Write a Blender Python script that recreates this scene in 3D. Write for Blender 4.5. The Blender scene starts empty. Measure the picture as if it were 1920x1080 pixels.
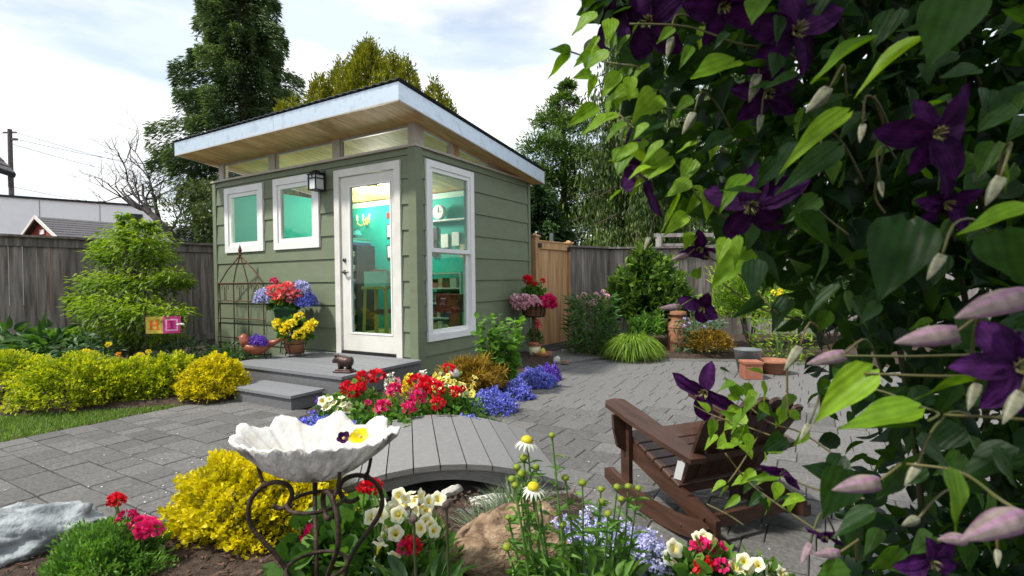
import bpy, math, random
import numpy as np
from mathutils import Vector, Matrix
random.seed(7); rng = np.random.default_rng(11)
sc = bpy.context.scene
C = sc.collection
R = math.radians
# ------------------------------------------------------------------ camera
FPX, YAW, PIT, ROL, EYE = 969.9, R(30.561), R(.873), R(-.708), 1.096
_f = Vector((-math.sin(YAW)*math.cos(PIT), math.cos(YAW)*math.cos(PIT), -math.sin(PIT)))
_r = Vector((math.cos(YAW), math.sin(YAW), 0)); _u = _r.cross(_f)
CR = math.cos(ROL)*_r + math.sin(ROL)*_u; CU = -math.sin(ROL)*_r + math.cos(ROL)*_u; CF = _f
cam = bpy.data.objects.new('camera', bpy.data.cameras.new('camera')); C.objects.link(cam)
cam.matrix_world = Matrix(((CR.x, CU.x, -CF.x, 0), (CR.y, CU.y, -CF.y, 0), (CR.z, CU.z, -CF.z, EYE), (0, 0, 0, 1)))
cam.data.sensor_width = 36; cam.data.lens = 36*FPX/1920; cam.data.clip_start = .05; cam.data.clip_end = 2000
cam.data.dof.use_dof = True; cam.data.dof.focus_distance = 4.5; cam.data.dof.aperture_fstop = 6.3
sc.camera = cam
# ------------------------------------------------------------------ light
SUN_TRAVEL = Vector((.72, 1.0, -1.7)).normalized()
sun_az = math.atan2(-SUN_TRAVEL.x, -SUN_TRAVEL.y); sun_el = math.asin(-SUN_TRAVEL.z)
sl = bpy.data.lights.new('sun', 'SUN'); sl.energy = 3.9; sl.angle = R(4); sl.color = (1, .95, .87)
so = bpy.data.objects.new('sun', sl); C.objects.link(so); so.location = (-6, -9, 14)
so.rotation_euler = SUN_TRAVEL.to_track_quat('-Z', 'Y').to_euler()
w = bpy.data.worlds.new('World'); sc.world = w; w.use_nodes = True
nt = w.node_tree; nt.nodes.clear()
def N(t, **k):
    n = nt.nodes.new(t)
    for a, b in k.items(): setattr(n, a, b)
    return n
sky = N('ShaderNodeTexSky', sky_type='NISHITA'); sky.sun_disc = False
sky.sun_elevation = sun_el; sky.sun_rotation = sun_az; sky.air_density = 1.2; sky.dust_density = 1.0; sky.ozone_density = 3.0
bg1 = N('ShaderNodeBackground'); bg1.inputs[1].default_value = .13
bg2 = N('ShaderNodeBackground'); bg2.inputs[1].default_value = 1.0
tc = N('ShaderNodeTexCoord'); mp = N('ShaderNodeMapping'); mp.inputs['Scale'].default_value = (1.1, 1.1, 3.6)
nz = N('ShaderNodeTexNoise'); nz.inputs['Scale'].default_value = 2.1; nz.inputs['Detail'].default_value = 6; nz.inputs['Roughness'].default_value = .52
rp = N('ShaderNodeValToRGB'); rp.color_ramp.elements[0].position = .30; rp.color_ramp.elements[0].color = (.38,)*3+(1,)
rp.color_ramp.elements[1].position = .53; rp.color_ramp.elements[1].color = (1,)*3+(1,)
mx = N('ShaderNodeMixShader'); out = N('ShaderNodeOutputWorld')
L = nt.links.new
L(tc.outputs['Generated'], mp.inputs[0]); L(mp.outputs[0], nz.inputs[0]); L(nz.outputs[0], rp.inputs[0]); L(rp.outputs[0], mx.inputs[0])
nz2 = N('ShaderNodeTexNoise'); nz2.inputs['Scale'].default_value = 3.3; nz2.inputs['Detail'].default_value = 4; rp2 = N('ShaderNodeValToRGB')
rp2.color_ramp.elements[0].position = .40; rp2.color_ramp.elements[0].color = (.68, .77, .88, 1); rp2.color_ramp.elements[1].position = .58; rp2.color_ramp.elements[1].color = (1, 1, 1, 1)
L(mp.outputs[0], nz2.inputs[0]); L(nz2.outputs[0], rp2.inputs[0]); L(rp2.outputs[0], bg2.inputs[0])
L(sky.outputs[0], bg1.inputs[0]); L(bg1.outputs[0], mx.inputs[1]); L(bg2.outputs[0], mx.inputs[2]); L(mx.outputs[0], out.inputs[0])
vs = sc.view_settings; vs.view_transform = 'Standard'; vs.look = 'None'; vs.gamma = 1; vs.exposure = .38; vs.use_curve_mapping = False
sc.render.engine = 'CYCLES'
sc.cycles.max_bounces = 8; sc.cycles.transparent_max_bounces = 12; sc.cycles.diffuse_bounces = 3

# ------------------------------------------------------------------ layout helpers
def ray(px, py): return CF + CR*((px-960)/FPX) - CU*((py-540)/FPX)
def at(px, py, d): return Vector((0, 0, EYE)) + ray(px, py)*d          # a point at a distance along the view axis
def gnd(px, py, z=0.):                                                  # the point at height z
    d = ray(px, py); return Vector((0, 0, EYE)) + d*((z-EYE)/d.z)

# ------------------------------------------------------------------ materials
MATS = {}
def nmat(name):
    m = bpy.data.materials.new(name); m.use_nodes = True; m.node_tree.nodes.clear(); MATS[name] = m
    return m, m.node_tree
def rgb(c): return (c[0], c[1], c[2], 1)
def surf(name, c1, c2=None, rough=.7, scale=8, bump=0, bscale=None, metal=0, stretch=(1, 1, 1), detail=5, spec=.4, vary=0, c3=None, coat=0, lo=.35, hi=.65):
    """noise-mottled surface; vary = brightness change from object to object"""
    m, t = nmat(name); nn = t.nodes.new; l = t.links.new
    o = nn('ShaderNodeOutputMaterial'); b = nn('ShaderNodeBsdfPrincipled'); l(b.outputs[0], o.inputs[0])
    b.inputs['Roughness'].default_value = rough; b.inputs['Metallic'].default_value = metal; b.inputs['Specular IOR Level'].default_value = spec
    b.inputs['Coat Weight'].default_value = coat
    c = nn('ShaderNodeTexCoord'); mpp = nn('ShaderNodeMapping'); mpp.inputs['Scale'].default_value = stretch; l(c.outputs['Object'], mpp.inputs[0])
    oi = nn('ShaderNodeObjectInfo')
    add = nn('ShaderNodeVectorMath'); add.operation = 'ADD'; l(mpp.outputs[0], add.inputs[0])
    sc3 = nn('ShaderNodeVectorMath'); sc3.operation = 'SCALE'; sc3.inputs[0].default_value = (37, 19, 53); l(oi.outputs['Random'], sc3.inputs['Scale']); l(sc3.outputs[0], add.inputs[1])
    n = nn('ShaderNodeTexNoise'); n.inputs['Scale'].default_value = scale; n.inputs['Detail'].default_value = detail; l(add.outputs[0], n.inputs[0])
    r = nn('ShaderNodeValToRGB'); r.color_ramp.elements[0].position = lo; r.color_ramp.elements[1].position = hi
    r.color_ramp.elements[0].color = rgb(c1); r.color_ramp.elements[1].color = rgb(c2 or c1)
    if c3: e = r.color_ramp.elements.new(.5*(lo+hi)); e.color = rgb(c3)
    l(n.outputs[0], r.inputs[0]); col = r.outputs[0]
    if vary:
        h = nn('ShaderNodeHueSaturation'); mr = nn('ShaderNodeMapRange'); mr.inputs[3].default_value = 1-vary; mr.inputs[4].default_value = 1+vary
        l(oi.outputs['Random'], mr.inputs[0]); l(mr.outputs[0], h.inputs['Value']); l(col, h.inputs['Color']); col = h.outputs[0]
    l(col, b.inputs['Base Color'])
    if bump:
        n2 = nn('ShaderNodeTexNoise'); n2.inputs['Scale'].default_value = bscale or scale*4; n2.inputs['Detail'].default_value = 6; l(add.outputs[0], n2.inputs[0])
        bp = nn('ShaderNodeBump'); bp.inputs['Strength'].default_value = bump; bp.inputs['Distance'].default_value = .02; l(n2.outputs[0], bp.inputs['Height']); l(bp.outputs[0], b.inputs['Normal'])
    return m
def leafm(name, c0, c1, c2=None, trans=.35, rough=.5, tcol=None, spec=.3, mott=.22, mscale=45, veins=0):
    """leaf / petal: colour by the per-leaf tint attribute, part of the light passes through"""
    m, t = nmat(name); nn = t.nodes.new; l = t.links.new
    o = nn('ShaderNodeOutputMaterial'); b = nn('ShaderNodeBsdfPrincipled'); b.inputs['Roughness'].default_value = rough; b.inputs['Specular IOR Level'].default_value = spec
    a = nn('ShaderNodeAttribute'); a.attribute_name = 'tint'
    r = nn('ShaderNodeValToRGB'); r.color_ramp.elements[0].color = rgb(c0); r.color_ramp.elements[1].color = rgb(c2 or c1)
    r.color_ramp.elements[0].position = .02; r.color_ramp.elements[1].position = .98
    if c2: e = r.color_ramp.elements.new(.5); e.color = rgb(c1)
    l(a.outputs['Fac'], r.inputs[0])
    tcn = nn('ShaderNodeTexCoord'); nz_ = nn('ShaderNodeTexNoise'); nz_.inputs['Scale'].default_value = mscale; nz_.inputs['Detail'].default_value = 4; l(tcn.outputs['Object'], nz_.inputs[0])
    mr = nn('ShaderNodeMapRange'); mr.inputs[1].default_value = .3; mr.inputs[2].default_value = .7; mr.inputs[3].default_value = 1-mott; mr.inputs[4].default_value = 1+mott; l(nz_.outputs[0], mr.inputs[0]); val = mr.outputs[0]
    if veins:
        wv = nn('ShaderNodeTexWave'); wv.bands_direction = 'Y'; wv.inputs['Scale'].default_value = veins; wv.inputs['Distortion'].default_value = 1.2; wv.inputs['Detail'].default_value = 2; l(tcn.outputs['Object'], wv.inputs[0])
        m2 = nn('ShaderNodeMapRange'); m2.inputs[3].default_value = .90; m2.inputs[4].default_value = 1.06; l(wv.outputs['Fac'], m2.inputs[0]); m3 = nn('ShaderNodeMath'); m3.operation = 'MULTIPLY'; l(val, m3.inputs[0]); l(m2.outputs[0], m3.inputs[1]); val = m3.outputs[0]
        bp = nn('ShaderNodeBump'); bp.inputs['Strength'].default_value = .15; bp.inputs['Distance'].default_value = .004; l(wv.outputs['Fac'], bp.inputs['Height']); l(bp.outputs[0], b.inputs['Normal'])
    hs_ = nn('ShaderNodeHueSaturation'); l(val, hs_.inputs['Value']); l(r.outputs[0], hs_.inputs['Color']); r = hs_
    l(r.outputs[0], b.inputs['Base Color'])
    tr = nn('ShaderNodeBsdfTranslucent'); mm = nn('ShaderNodeMixShader'); mm.inputs[0].default_value = trans
    mul = nn('ShaderNodeMix'); mul.data_type = 'RGBA'; mul.blend_type = 'MULTIPLY'; mul.inputs[0].default_value = 1
    l(r.outputs[0], mul.inputs[6]); mul.inputs[7].default_value = rgb(tcol or (1.5, 1.6, .6))
    l(mul.outputs[2], tr.inputs[0]); l(b.outputs[0], mm.inputs[1]); l(tr.outputs[0], mm.inputs[2]); l(mm.outputs[0], o.inputs[0])
    return m
def woodm(name, c1, c2, rough=.75, axis=2, scale=6, bump=.25, vary=.18, weather=None):
    st = [9, 9, 9]; st[axis] = .8
    return surf(name, c1, c2, rough, scale, bump, scale*2.5, stretch=tuple(st), vary=vary, c3=weather, detail=8)
def emit(name, c, s):
    m, t = nmat(name); o = t.nodes.new('ShaderNodeOutputMaterial'); e = t.nodes.new('ShaderNodeEmission'); e.inputs[0].default_value = rgb(c); e.inputs[1].default_value = s
    t.links.new(e.outputs[0], o.inputs[0]); return m
def glassm(name, refl=1.0, tint=(.93, .97, .95)):
    m, t = nmat(name); nn = t.nodes.new; l = t.links.new
    o = nn('ShaderNodeOutputMaterial'); tr = nn('ShaderNodeBsdfTransparent'); tr.inputs[0].default_value = rgb(tint)
    g = nn('ShaderNodeBsdfGlossy'); g.inputs['Roughness'].default_value = .015; lw = nn('ShaderNodeLayerWeight'); lw.inputs[0].default_value = .5
    pw = nn('ShaderNodeMath'); pw.operation = 'POWER'; pw.inputs[1].default_value = 5; ml = nn('ShaderNodeMath'); ml.operation = 'MULTIPLY_ADD'; ml.inputs[1].default_value = .8*refl; ml.inputs[2].default_value = .035*refl; mm = nn('ShaderNodeMixShader')
    l(lw.outputs['Facing'], pw.inputs[0]); l(pw.outputs[0], ml.inputs[0]); l(ml.outputs[0], mm.inputs[0]); l(tr.outputs[0], mm.inputs[1]); l(g.outputs[0], mm.inputs[2]); l(mm.outputs[0], o.inputs[0]); return m

# ------------------------------------------------------------------ object helpers
def tag(o, label=None, cat=None, group=None, kind=None):
    if label: o['label'] = label
    if cat: o['category'] = cat
    if group: o['group'] = group
    if kind: o['kind'] = kind
    return o
def thing(name, label, cat, loc=(0, 0, 0), rz=0, group=None):
    o = bpy.data.objects.new(name, None); C.objects.link(o); o.empty_display_size = .1
    o.location = loc; o.rotation_euler = (0, 0, rz); return tag(o, label, cat, group)
def link(name, me, parent=None, loc=None, rot=None, scale=None, kind=None):
    o = bpy.data.objects.new(name, me); C.objects.link(o); o.parent = parent
    if loc is not None: o.location = loc
    if rot is not None: o.rotation_euler = rot
    if scale is not None: o.scale = scale if hasattr(scale, '__len__') else (scale,)*3
    if kind: o['kind'] = kind
    return o
def frame(x, y, z):                                                     # rotation matrix from axes
    return Matrix(((x.x, y.x, z.x), (x.y, y.y, z.y), (x.z, y.z, z.z)))
class G:
    """collects faces, then becomes one mesh object"""
    def __init__(s): s.v = []; s.f = []; s.t = []
    def add(s, vs, fs, tint=.5):
        n = len(s.v); s.v += [tuple(p) for p in vs]; s.f += [tuple(i+n for i in f) for f in fs]
        s.t += list(tint) if hasattr(tint, '__len__') else [tint]*len(vs); return s
    def box(s, x0, x1, y0, y1, z0, z1, M=None, tint=.5, bev=0):
        if bev:
            b = bev; v = []
            for z, e in ((z0, 0), (z1-b, 0), (z1, b)):
                v += [(x0+e, y0+e, z), (x1-e, y0+e, z), (x1-e, y1-e, z), (x0+e, y1-e, z)]
            f = [(3, 2, 1, 0), (8, 9, 10, 11)]
            for k in (0, 4):
                for i in range(4): f.append((k+i, k+(i+1) % 4, k+4+(i+1) % 4, k+4+i))
        else:
            v = [(x0, y0, z0), (x1, y0, z0), (x1, y1, z0), (x0, y1, z0), (x0, y0, z1), (x1, y0, z1), (x1, y1, z1), (x0, y1, z1)]
            f = [(3, 2, 1, 0), (4, 5, 6, 7), (0, 1, 5, 4), (1, 2, 6, 5), (2, 3, 7, 6), (3, 0, 4, 7)]
        if M is not None: v = [M @ Vector(p) for p in v]
        return s.add(v, f, tint)
    def beam(s, a, b, w, h, up=(0, 0, 1)):
        """bar from a to b, w wide, h high"""
        a = Vector(a); b = Vector(b); d = (b-a).normalized(); sd = d.cross(Vector(up)).normalized(); u = sd.cross(d)
        v = [p+sd*i*w/2+u*j*h/2 for p in (a, b) for i, j in ((-1, -1), (1, -1), (1, 1), (-1, 1))]
        return s.add(v, [(3, 2, 1, 0), (4, 5, 6, 7), (0, 1, 5, 4), (1, 2, 6, 5), (2, 3, 7, 6), (3, 0, 4, 7)])
    def tube(s, pts, r, n=6, cap=True, tint=.5):
        pts = [Vector(p) for p in pts]; m = len(pts); rr = r if hasattr(r, '__len__') else [r]*m
        v = []; prev = None
        for i, p in enumerate(pts):
            d = (pts[min(i+1, m-1)]-pts[max(i-1, 0)]).normalized()
            if prev is None: x = d.orthogonal().normalized()
            else: x = (prev-d*prev.dot(d)); x = x.normalized() if x.length > 1e-6 else d.orthogonal().normalized()
            y = d.cross(x); prev = x
            v += [p+(x*math.cos(2*math.pi*k/n)+y*math.sin(2*math.pi*k/n))*rr[i] for k in range(n)]
        f = [(i*n+k, i*n+(k+1) % n, (i+1)*n+(k+1) % n, (i+1)*n+k) for i in range(m-1) for k in range(n)]
        if cap: f += [tuple(reversed(range(n))), tuple((m-1)*n+k for k in range(n))]
        return s.add(v, f, tint)
    def lathe(s, prof, n=20, c=(0, 0, 0), tint=.5, sq=(1, 1)):
        v = [(c[0]+r*sq[0]*math.cos(2*math.pi*k/n), c[1]+r*sq[1]*math.sin(2*math.pi*k/n), c[2]+z) for r, z in prof for k in range(n)]
        f = [(i*n+k, i*n+(k+1) % n, (i+1)*n+(k+1) % n, (i+1)*n+k) for i in range(len(prof)-1) for k in range(n)]
        f += [tuple(reversed(range(n))), tuple((len(prof)-1)*n+k for k in range(n))]
        return s.add(v, f, tint)
    def prism(s, poly, t0, t1, M=None):
        """poly in (x,y), extruded from z=t0 to t1, M places it"""
        n = len(poly); v = [Vector((p[0], p[1], t)) for t in (t0, t1) for p in poly]
        if M is not None: v = [M @ p for p in v]
        return s.add(v, [tuple(reversed(range(n))), tuple(range(n, 2*n))]+[(i, (i+1) % n, n+(i+1) % n, n+i) for i in range(n)])
    def mesh(s, name, mat, smooth=False):
        me = bpy.data.meshes.new(name); me.from_pydata(s.v, [], s.f)
        a = me.attributes.new('tint', 'FLOAT', 'POINT'); a.data.foreach_set('value', np.array(s.t, dtype=np.float32))
        for m_ in (mat if isinstance(mat, (list, tuple)) else [mat]): me.materials.append(MATS[m_])
        if smooth: me.polygons.foreach_set('use_smooth', [True]*len(me.polygons))
        me.update(); return me
    def obj(s, name, mat, parent=None, smooth=False, loc=None, rot=None, kind=None):
        return link(name, s.mesh(name, mat, smooth), parent, loc, rot, kind=kind)
def trimesh(name, V, F, T, mat, smooth=False):
    me = bpy.data.meshes.new(name); nf = len(F)
    me.vertices.add(len(V)); me.vertices.foreach_set('co', V.astype(np.float32).ravel())
    me.loops.add(nf*3); me.loops.foreach_set('vertex_index', F.astype(np.int32).ravel())
    me.polygons.add(nf); me.polygons.foreach_set('loop_start', np.arange(0, nf*3, 3, dtype=np.int32))
    me.polygons.foreach_set('loop_total', np.full(nf, 3, dtype=np.int32))
    if smooth: me.polygons.foreach_set('use_smooth', np.ones(nf, dtype=bool))
    a = me.attributes.new('tint', 'FLOAT', 'POINT'); a.data.foreach_set('value', T.astype(np.float32))
    me.materials.append(MATS[mat]); me.update(calc_edges=True); return me
TPL = {
 'diamond': (np.array([(0, 0, 0), (.45, .5, .1), (1, 0, 0), (.45, -.5, .1)]), np.array([(0, 2, 1), (0, 3, 2)])),
 'round': (np.array([(0, 0, 0), (.2, .42, .08), (.6, .52, .12), (1, .2, .04), (1, -.2, .04), (.6, -.52, .12), (.2, -.42, .08), (.5, 0, -.02)]),
           np.array([(7, 1, 0), (7, 2, 1), (7, 3, 2), (7, 4, 3), (7, 5, 4), (7, 6, 5), (7, 0, 6)])),
 'ovate': (np.array([(0, 0, 0), (.06, .26, .03), (.25, .46, .09), (.5, .44, .1), (.76, .24, .02), (1, 0, -.14), (.76, -.24, .02), (.5, -.44, .1), (.25, -.46, .09), (.06, -.26, .03), (.25, 0, 0), (.6, 0, -.01)]),
           np.array([(0, 10, 1), (1, 10, 2), (10, 3, 2), (10, 11, 3), (11, 4, 3), (11, 5, 4), (11, 6, 5), (11, 7, 6), (10, 7, 11), (10, 8, 7), (10, 9, 8), (10, 0, 9)])),
 'blade': (np.array([(0, -.5, 0), (0, .5, 0), (.35, -.45, .06), (.35, .45, .06), (.7, -.3, .02), (.7, .3, .02), (1, 0, -.14)]),
           np.array([(0, 2, 1), (1, 2, 3), (2, 4, 3), (3, 4, 5), (4, 6, 5)])),
}
def unit(a): return a/np.maximum(np.linalg.norm(a, axis=-1, keepdims=True), 1e-9)
def rdir(n, up=0., z0=None):
    d = rng.normal(size=(n, 3)); d[:, 2] += up; return unit(d)
def leaves(P, D, Nn, Ln, Wd, shape='diamond', T=None, roll=0):
    """arrays for a swarm of leaves: base points P, directions D, normals Nn, lengths, widths"""
    P = np.asarray(P, float); n = len(P); D = unit(np.asarray(D, float)); S = np.cross(D, np.asarray(Nn, float)); S = unit(S); U = np.cross(S, D)
    Ln = np.broadcast_to(np.asarray(Ln, float), (n,)); Wd = np.broadcast_to(np.asarray(Wd, float), (n,))
    tv, tf = TPL[shape]; k = len(tv)
    V = P[:, None] + D[:, None]*(tv[None, :, 0:1]*Ln[:, None, None]) + S[:, None]*(tv[None, :, 1:2]*Wd[:, None, None]) + U[:, None]*(tv[None, :, 2:3]*Ln[:, None, None])
    F = (tf[None]+(np.arange(n)*k)[:, None, None]).reshape(-1, 3)
    T = rng.random(n) if T is None else np.broadcast_to(np.asarray(T, float), (n,))
    return V.reshape(-1, 3), F, np.repeat(T, k)
def cat(*A):
    V = []; F = []; T = []; o = 0
    for v, f, t in A: V.append(v); F.append(f+o); T.append(t); o += len(v)
    return np.concatenate(V), np.concatenate(F), np.concatenate(T)
def swarm(name, arr, mat, parent=None, kind=None, loc=None):
    return link(name, trimesh(name, *arr, mat), parent, loc, kind=kind)
def lumps(d, k=9, amp=.12, seed=0):
    """smooth lumpiness over directions d"""
    g = np.random.default_rng(seed); s = np.zeros(len(d))
    for i in range(10):
        s += np.sin(d @ (g.normal(size=3)*k)+g.random()*6.3)*(.6 if i > 4 else 1)
    return 1+amp*s/3
def mound(c, r, n, ln, wd, shape='diamond', up=.5, k=9, amp=.14, seed=0, inner=.7, zmin=0, tmode=None):
    """leaves spread through the outer shell of a lumpy dome"""
    d = rdir(int(n*1.7), .25); d = d[d[:, 2] > -.25][:n]; n = len(d)
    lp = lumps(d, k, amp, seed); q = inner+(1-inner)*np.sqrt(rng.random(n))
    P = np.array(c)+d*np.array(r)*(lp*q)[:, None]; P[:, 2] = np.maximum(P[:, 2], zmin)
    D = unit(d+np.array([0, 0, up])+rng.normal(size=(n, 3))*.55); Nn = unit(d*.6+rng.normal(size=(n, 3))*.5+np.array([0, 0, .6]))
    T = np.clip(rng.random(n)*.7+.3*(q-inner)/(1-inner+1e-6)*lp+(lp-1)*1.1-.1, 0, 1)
    return leaves(P, D, Nn, ln*(.6+.8*rng.random(n)), wd*(.7+.6*rng.random(n)), shape, T)
def copytree(o, loc, rz=None, label=None, parent=None):
    c = o.copy(); C.objects.link(c); c.parent = parent; c.location = loc
    if rz is not None: c.rotation_euler = (0, 0, rz)
    if label: c['label'] = label
    for ch in o.children:
        d = ch.copy(); C.objects.link(d); d.parent = c
        for g in ch.children:
            e = g.copy(); C.objects.link(e); e.parent = d
    return c

# ------------------------------------------------------------------ materials used
surf('soil', (.035, .022, .015), (.085, .055, .038), .95, 30, .9, 90, c3=(.055, .035, .024))
surf('bark_mulch', (.05, .028, .018), (.13, .075, .05), .9, 20, .5, 60, vary=.35)
surf('paver', (.092, .089, .085), (.155, .150, .144), .85, 55, .35, 220, vary=.22, c3=(.122, .118, .113), detail=8)
surf('paver_sand', (.035, .033, .03), (.06, .056, .05), .95, 60, .4)
surf('concrete', (.13, .125, .12), (.19, .185, .175), .9, 12, .2, 100)
surf('siding', (.147, .178, .111), (.165, .198, .124), .55, 5, .1, 90, vary=.045, stretch=(1, 1, 3), detail=8)
surf('trim_white', (.74, .74, .73), (.80, .80, .79), .4, 5, .03, 60)
surf('trim_cream', (.62, .61, .56), (.70, .69, .64), .45, 5, .03, 60)
surf('trim_beige', (.40, .36, .30), (.46, .42, .36), .5, 6, .05, 60)
surf('galvanised', (.50, .57, .63), (.57, .64, .70), .40, 9, .04, 40, metal=.85, c3=(.59, .67, .74))
surf('roof_metal', (.07, .08, .09), (.11, .12, .13), .5, 6, metal=.4)
woodm('soffit', (.60, .36, .15), (.80, .56, .30), .6, 1, 3, .08, .14, (.66, .42, .20))
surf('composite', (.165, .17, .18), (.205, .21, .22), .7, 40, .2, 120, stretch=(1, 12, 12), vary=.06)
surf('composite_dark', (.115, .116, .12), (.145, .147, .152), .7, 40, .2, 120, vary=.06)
surf('bridge_plank', (.17, .17, .17), (.24, .238, .234), .75, 25, .25, 140, stretch=(1, 10, 10), vary=.06)
woodm('fence_grey', (.11, .093, .082), (.26, .23, .205), .85, 2, 2.2, .5, .24, (.18, .158, .14))
woodm('fence_pale', (.22, .20, .185), (.36, .335, .31), .85, 2, 2.5, .4, .15)
woodm('cedar', (.36, .19, .085), (.56, .35, .18), .65, 2, 2, .2, .12, (.48, .28, .13))
woodm('chair_wood', (.044, .019, .011), (.076, .036, .023), .45, 1, 3, .08, .1)
surf('iron', (.02, .014, .011), (.075, .045, .03), .65, 30, .3, metal=.4)
surf('rust_iron', (.07, .03, .018), (.14, .06, .035), .8, 30, .3, metal=.2)
surf('black_metal', (.012, .012, .013), (.02, .02, .02), .45, 10, metal=.3)
surf('nickel', (.12, .11, .10), (.18, .17, .16), .3, 10, metal=.9)
surf('terracotta', (.33, .12, .06), (.46, .20, .11), .8, 9, .15, vary=.1)
surf('glazed_clay', (.22, .06, .03), (.30, .09, .045), .35, 6, .05)
surf('rust_can', (.20, .085, .045), (.33, .15, .085), .8, 9, .3, 30)
surf('green_pail', (.035, .12, .07), (.06, .17, .10), .45, 6)
surf('cream_pot', (.62, .58, .34), (.70, .66, .42), .5, 6)
surf('zinc', (.16, .18, .18), (.25, .27, .27), .45, 8, .1, metal=.4)
surf('bronze', (.035, .018, .014), (.085, .045, .035), .4, 15, .3, metal=.3)
surf('shell_out', (.20, .19, .17), (.76, .74, .70), .9, 14, .6, 60, stretch=(1, 1, .3), c3=(.52, .50, .47), lo=.34, hi=.58, detail=8)
surf('shell_in', (.50, .46, .40), (.62, .61, .585), .6, 12, .15, 60, c3=(.585, .575, .545), detail=5)
surf('rock_grey', (.13, .15, .16), (.36, .39, .40), .85, 11, 1.0, 30, c3=(.25, .27, .28), detail=9)
surf('rock_brown', (.12, .075, .045), (.40, .29, .19), .9, 16, 1.0, 60, c3=(.27, .18, .11), stretch=(1, 1, 2), detail=10)
surf('rock_pale', (.42, .40, .36), (.62, .60, .55), .85, 8, .4)
surf('brick', (.28, .10, .06), (.38, .15, .09), .85, 8, .2)
surf('bark', (.05, .036, .026), (.12, .09, .07), .95, 12, .8, stretch=(1, 1, .3))
surf('bark_grey', (.05, .045, .045), (.10, .09, .088), .95, 12, .6)
surf('stem_green', (.07, .15, .03), (.12, .22, .05), .6, 20)
surf('stem_dark', (.03, .035, .015), (.07, .06, .025), .6, 20)
surf('stem_olive', (.06, .075, .018), (.12, .09, .035), .55, 20)
surf('teal_wall', (.006, .33, .265), (.008, .37, .295), .7, 3)
surf('teal_trim', (.45, .62, .50), (.50, .66, .54), .6, 3)
surf('room_floor', (.16, .22, .06), (.22, .28, .09), .6, 6, stretch=(8, 1, 1))
surf('white_paint', (.72, .73, .72), (.8, .8, .79), .5, 6)
surf('stucco', (.84, .85, .85), (.88, .89, .89), .9, 3, .1)
surf('red_paint', (.30, .045, .03), (.36, .06, .04), .7, 8)
surf('shingle', (.075, .072, .075), (.14, .135, .14), .95, 20, .5, 40, vary=.1)
surf('pole_wood', (.07, .06, .055), (.12, .10, .09), .9, 6)
surf('stool_yellow', (.62, .46, .14), (.70, .54, .20), .5, 5)
surf('box_teal', (.55, .80, .78), (.62, .86, .83), .4, 5)
surf('paper', (.75, .75, .72), (.8, .8, .78), .8, 10)
surf('red_box', (.22, .012, .018), (.28, .02, .025), .6, 10)
surf('dark_shelf', (.015, .02, .018), (.03, .035, .03), .6, 10)
for nm, c in (('cloth_navy', (.02, .05, .10)), ('cloth_green', (.03, .14, .09)), ('cloth_teal', (.02, .22, .20)), ('cloth_cream', (.5, .45, .32)), ('cloth_yellow', (.62, .36, .02)), ('cloth_pink', (.55, .20, .18)), ('cloth_grey', (.20, .22, .24)), ('cloth_brown', (.18, .08, .04)), ('cloth_white', (.6, .62, .6))):
    surf(nm, tuple(x*.85 for x in c), c, .9, 14, .2)
surf('flag_lime', (.58, .46, .06), (.66, .54, .10), .8, 9); surf('flag_pink', (.70, .035, .26), (.78, .07, .34), .8, 9)
surf('flag_orange', (.72, .10, .01), (.78, .14, .015), .8, 9); surf('flag_rose', (.82, .45, .62), (.86, .55, .70), .8, 9); surf('flag_deep', (.40, .01, .13), (.46, .02, .16), .8, 9)
glassm('glass', 1.3, (.78, .85, .82)); glassm('glass_clear', .3, (.97, .97, .94)); surf('frost', (.55, .58, .58), (.62, .65, .65), .3, 4)
emit('bulb', (1, .80, .5), 4); emit('lamp_dome', (1, .96, .88), 1.6)
# leaves and petals
leafm('spruce_needle', (.028, .055, .022), (.08, .135, .05), (.16, .23, .085), .2)
leafm('gold_cypress', (.085, .10, .008), (.21, .22, .014), (.38, .36, .025), .28)
leafm('dark_leaf', (.014, .035, .014), (.035, .08, .025), (.07, .13, .04), .25)
leafm('weeping_leaf', (.035, .07, .018), (.10, .16, .04), (.22, .29, .09), .3)
leafm('olive_leaf', (.04, .06, .02), (.09, .13, .045), (.16, .20, .08), .3)
leafm('maple_leaf', (.05, .105, .008), (.14, .24, .012), (.30, .40, .03), .38)
leafm('spirea_leaf', (.07, .13, .008), (.30, .37, .012), (.64, .60, .018), .32)
leafm('gold_leaf', (.24, .23, .006), (.57, .49, .008), (.78, .64, .014), .32)
leafm('mid_leaf', (.02, .06, .014), (.055, .135, .025), (.11, .22, .045), .3)
leafm('fresh_leaf', (.03, .09, .016), (.085, .20, .03), (.17, .32, .055), .35)
leafm('blue_leaf', (.03, .07, .035), (.075, .15, .075), (.14, .22, .12), .25)
leafm('grass_leaf', (.06, .13, .02), (.13, .23, .04), (.26, .36, .08), .3)
leafm('lime_grass', (.06, .13, .01), (.16, .28, .02), (.34, .46, .06), .35)
leafm('fescue', (.08, .13, .07), (.17, .23, .14), (.30, .34, .22), .25)
leafm('thread_gold', (.09, .055, .006), (.23, .135, .012), (.40, .25, .03), .25)
leafm('cypress_green', (.018, .05, .010), (.05, .115, .018), (.14, .23, .035), .25)
leafm('petal_red', (.42, .002, .008), (.62, .006, .018), (.78, .02, .05), .25, tcol=(1.2, .8, .8))
leafm('petal_magenta', (.45, .004, .075), (.68, .012, .14), (.80, .05, .26), .25, tcol=(1.2, .9, 1))
leafm('petal_coral', (.70, .09, .08), (.85, .15, .14), (.9, .26, .26), .25, tcol=(1.2, .9, .9))
leafm('petal_pink', (.65, .14, .20), (.78, .25, .32), (.86, .42, .48), .25, tcol=(1.1, 1, 1))
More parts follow.
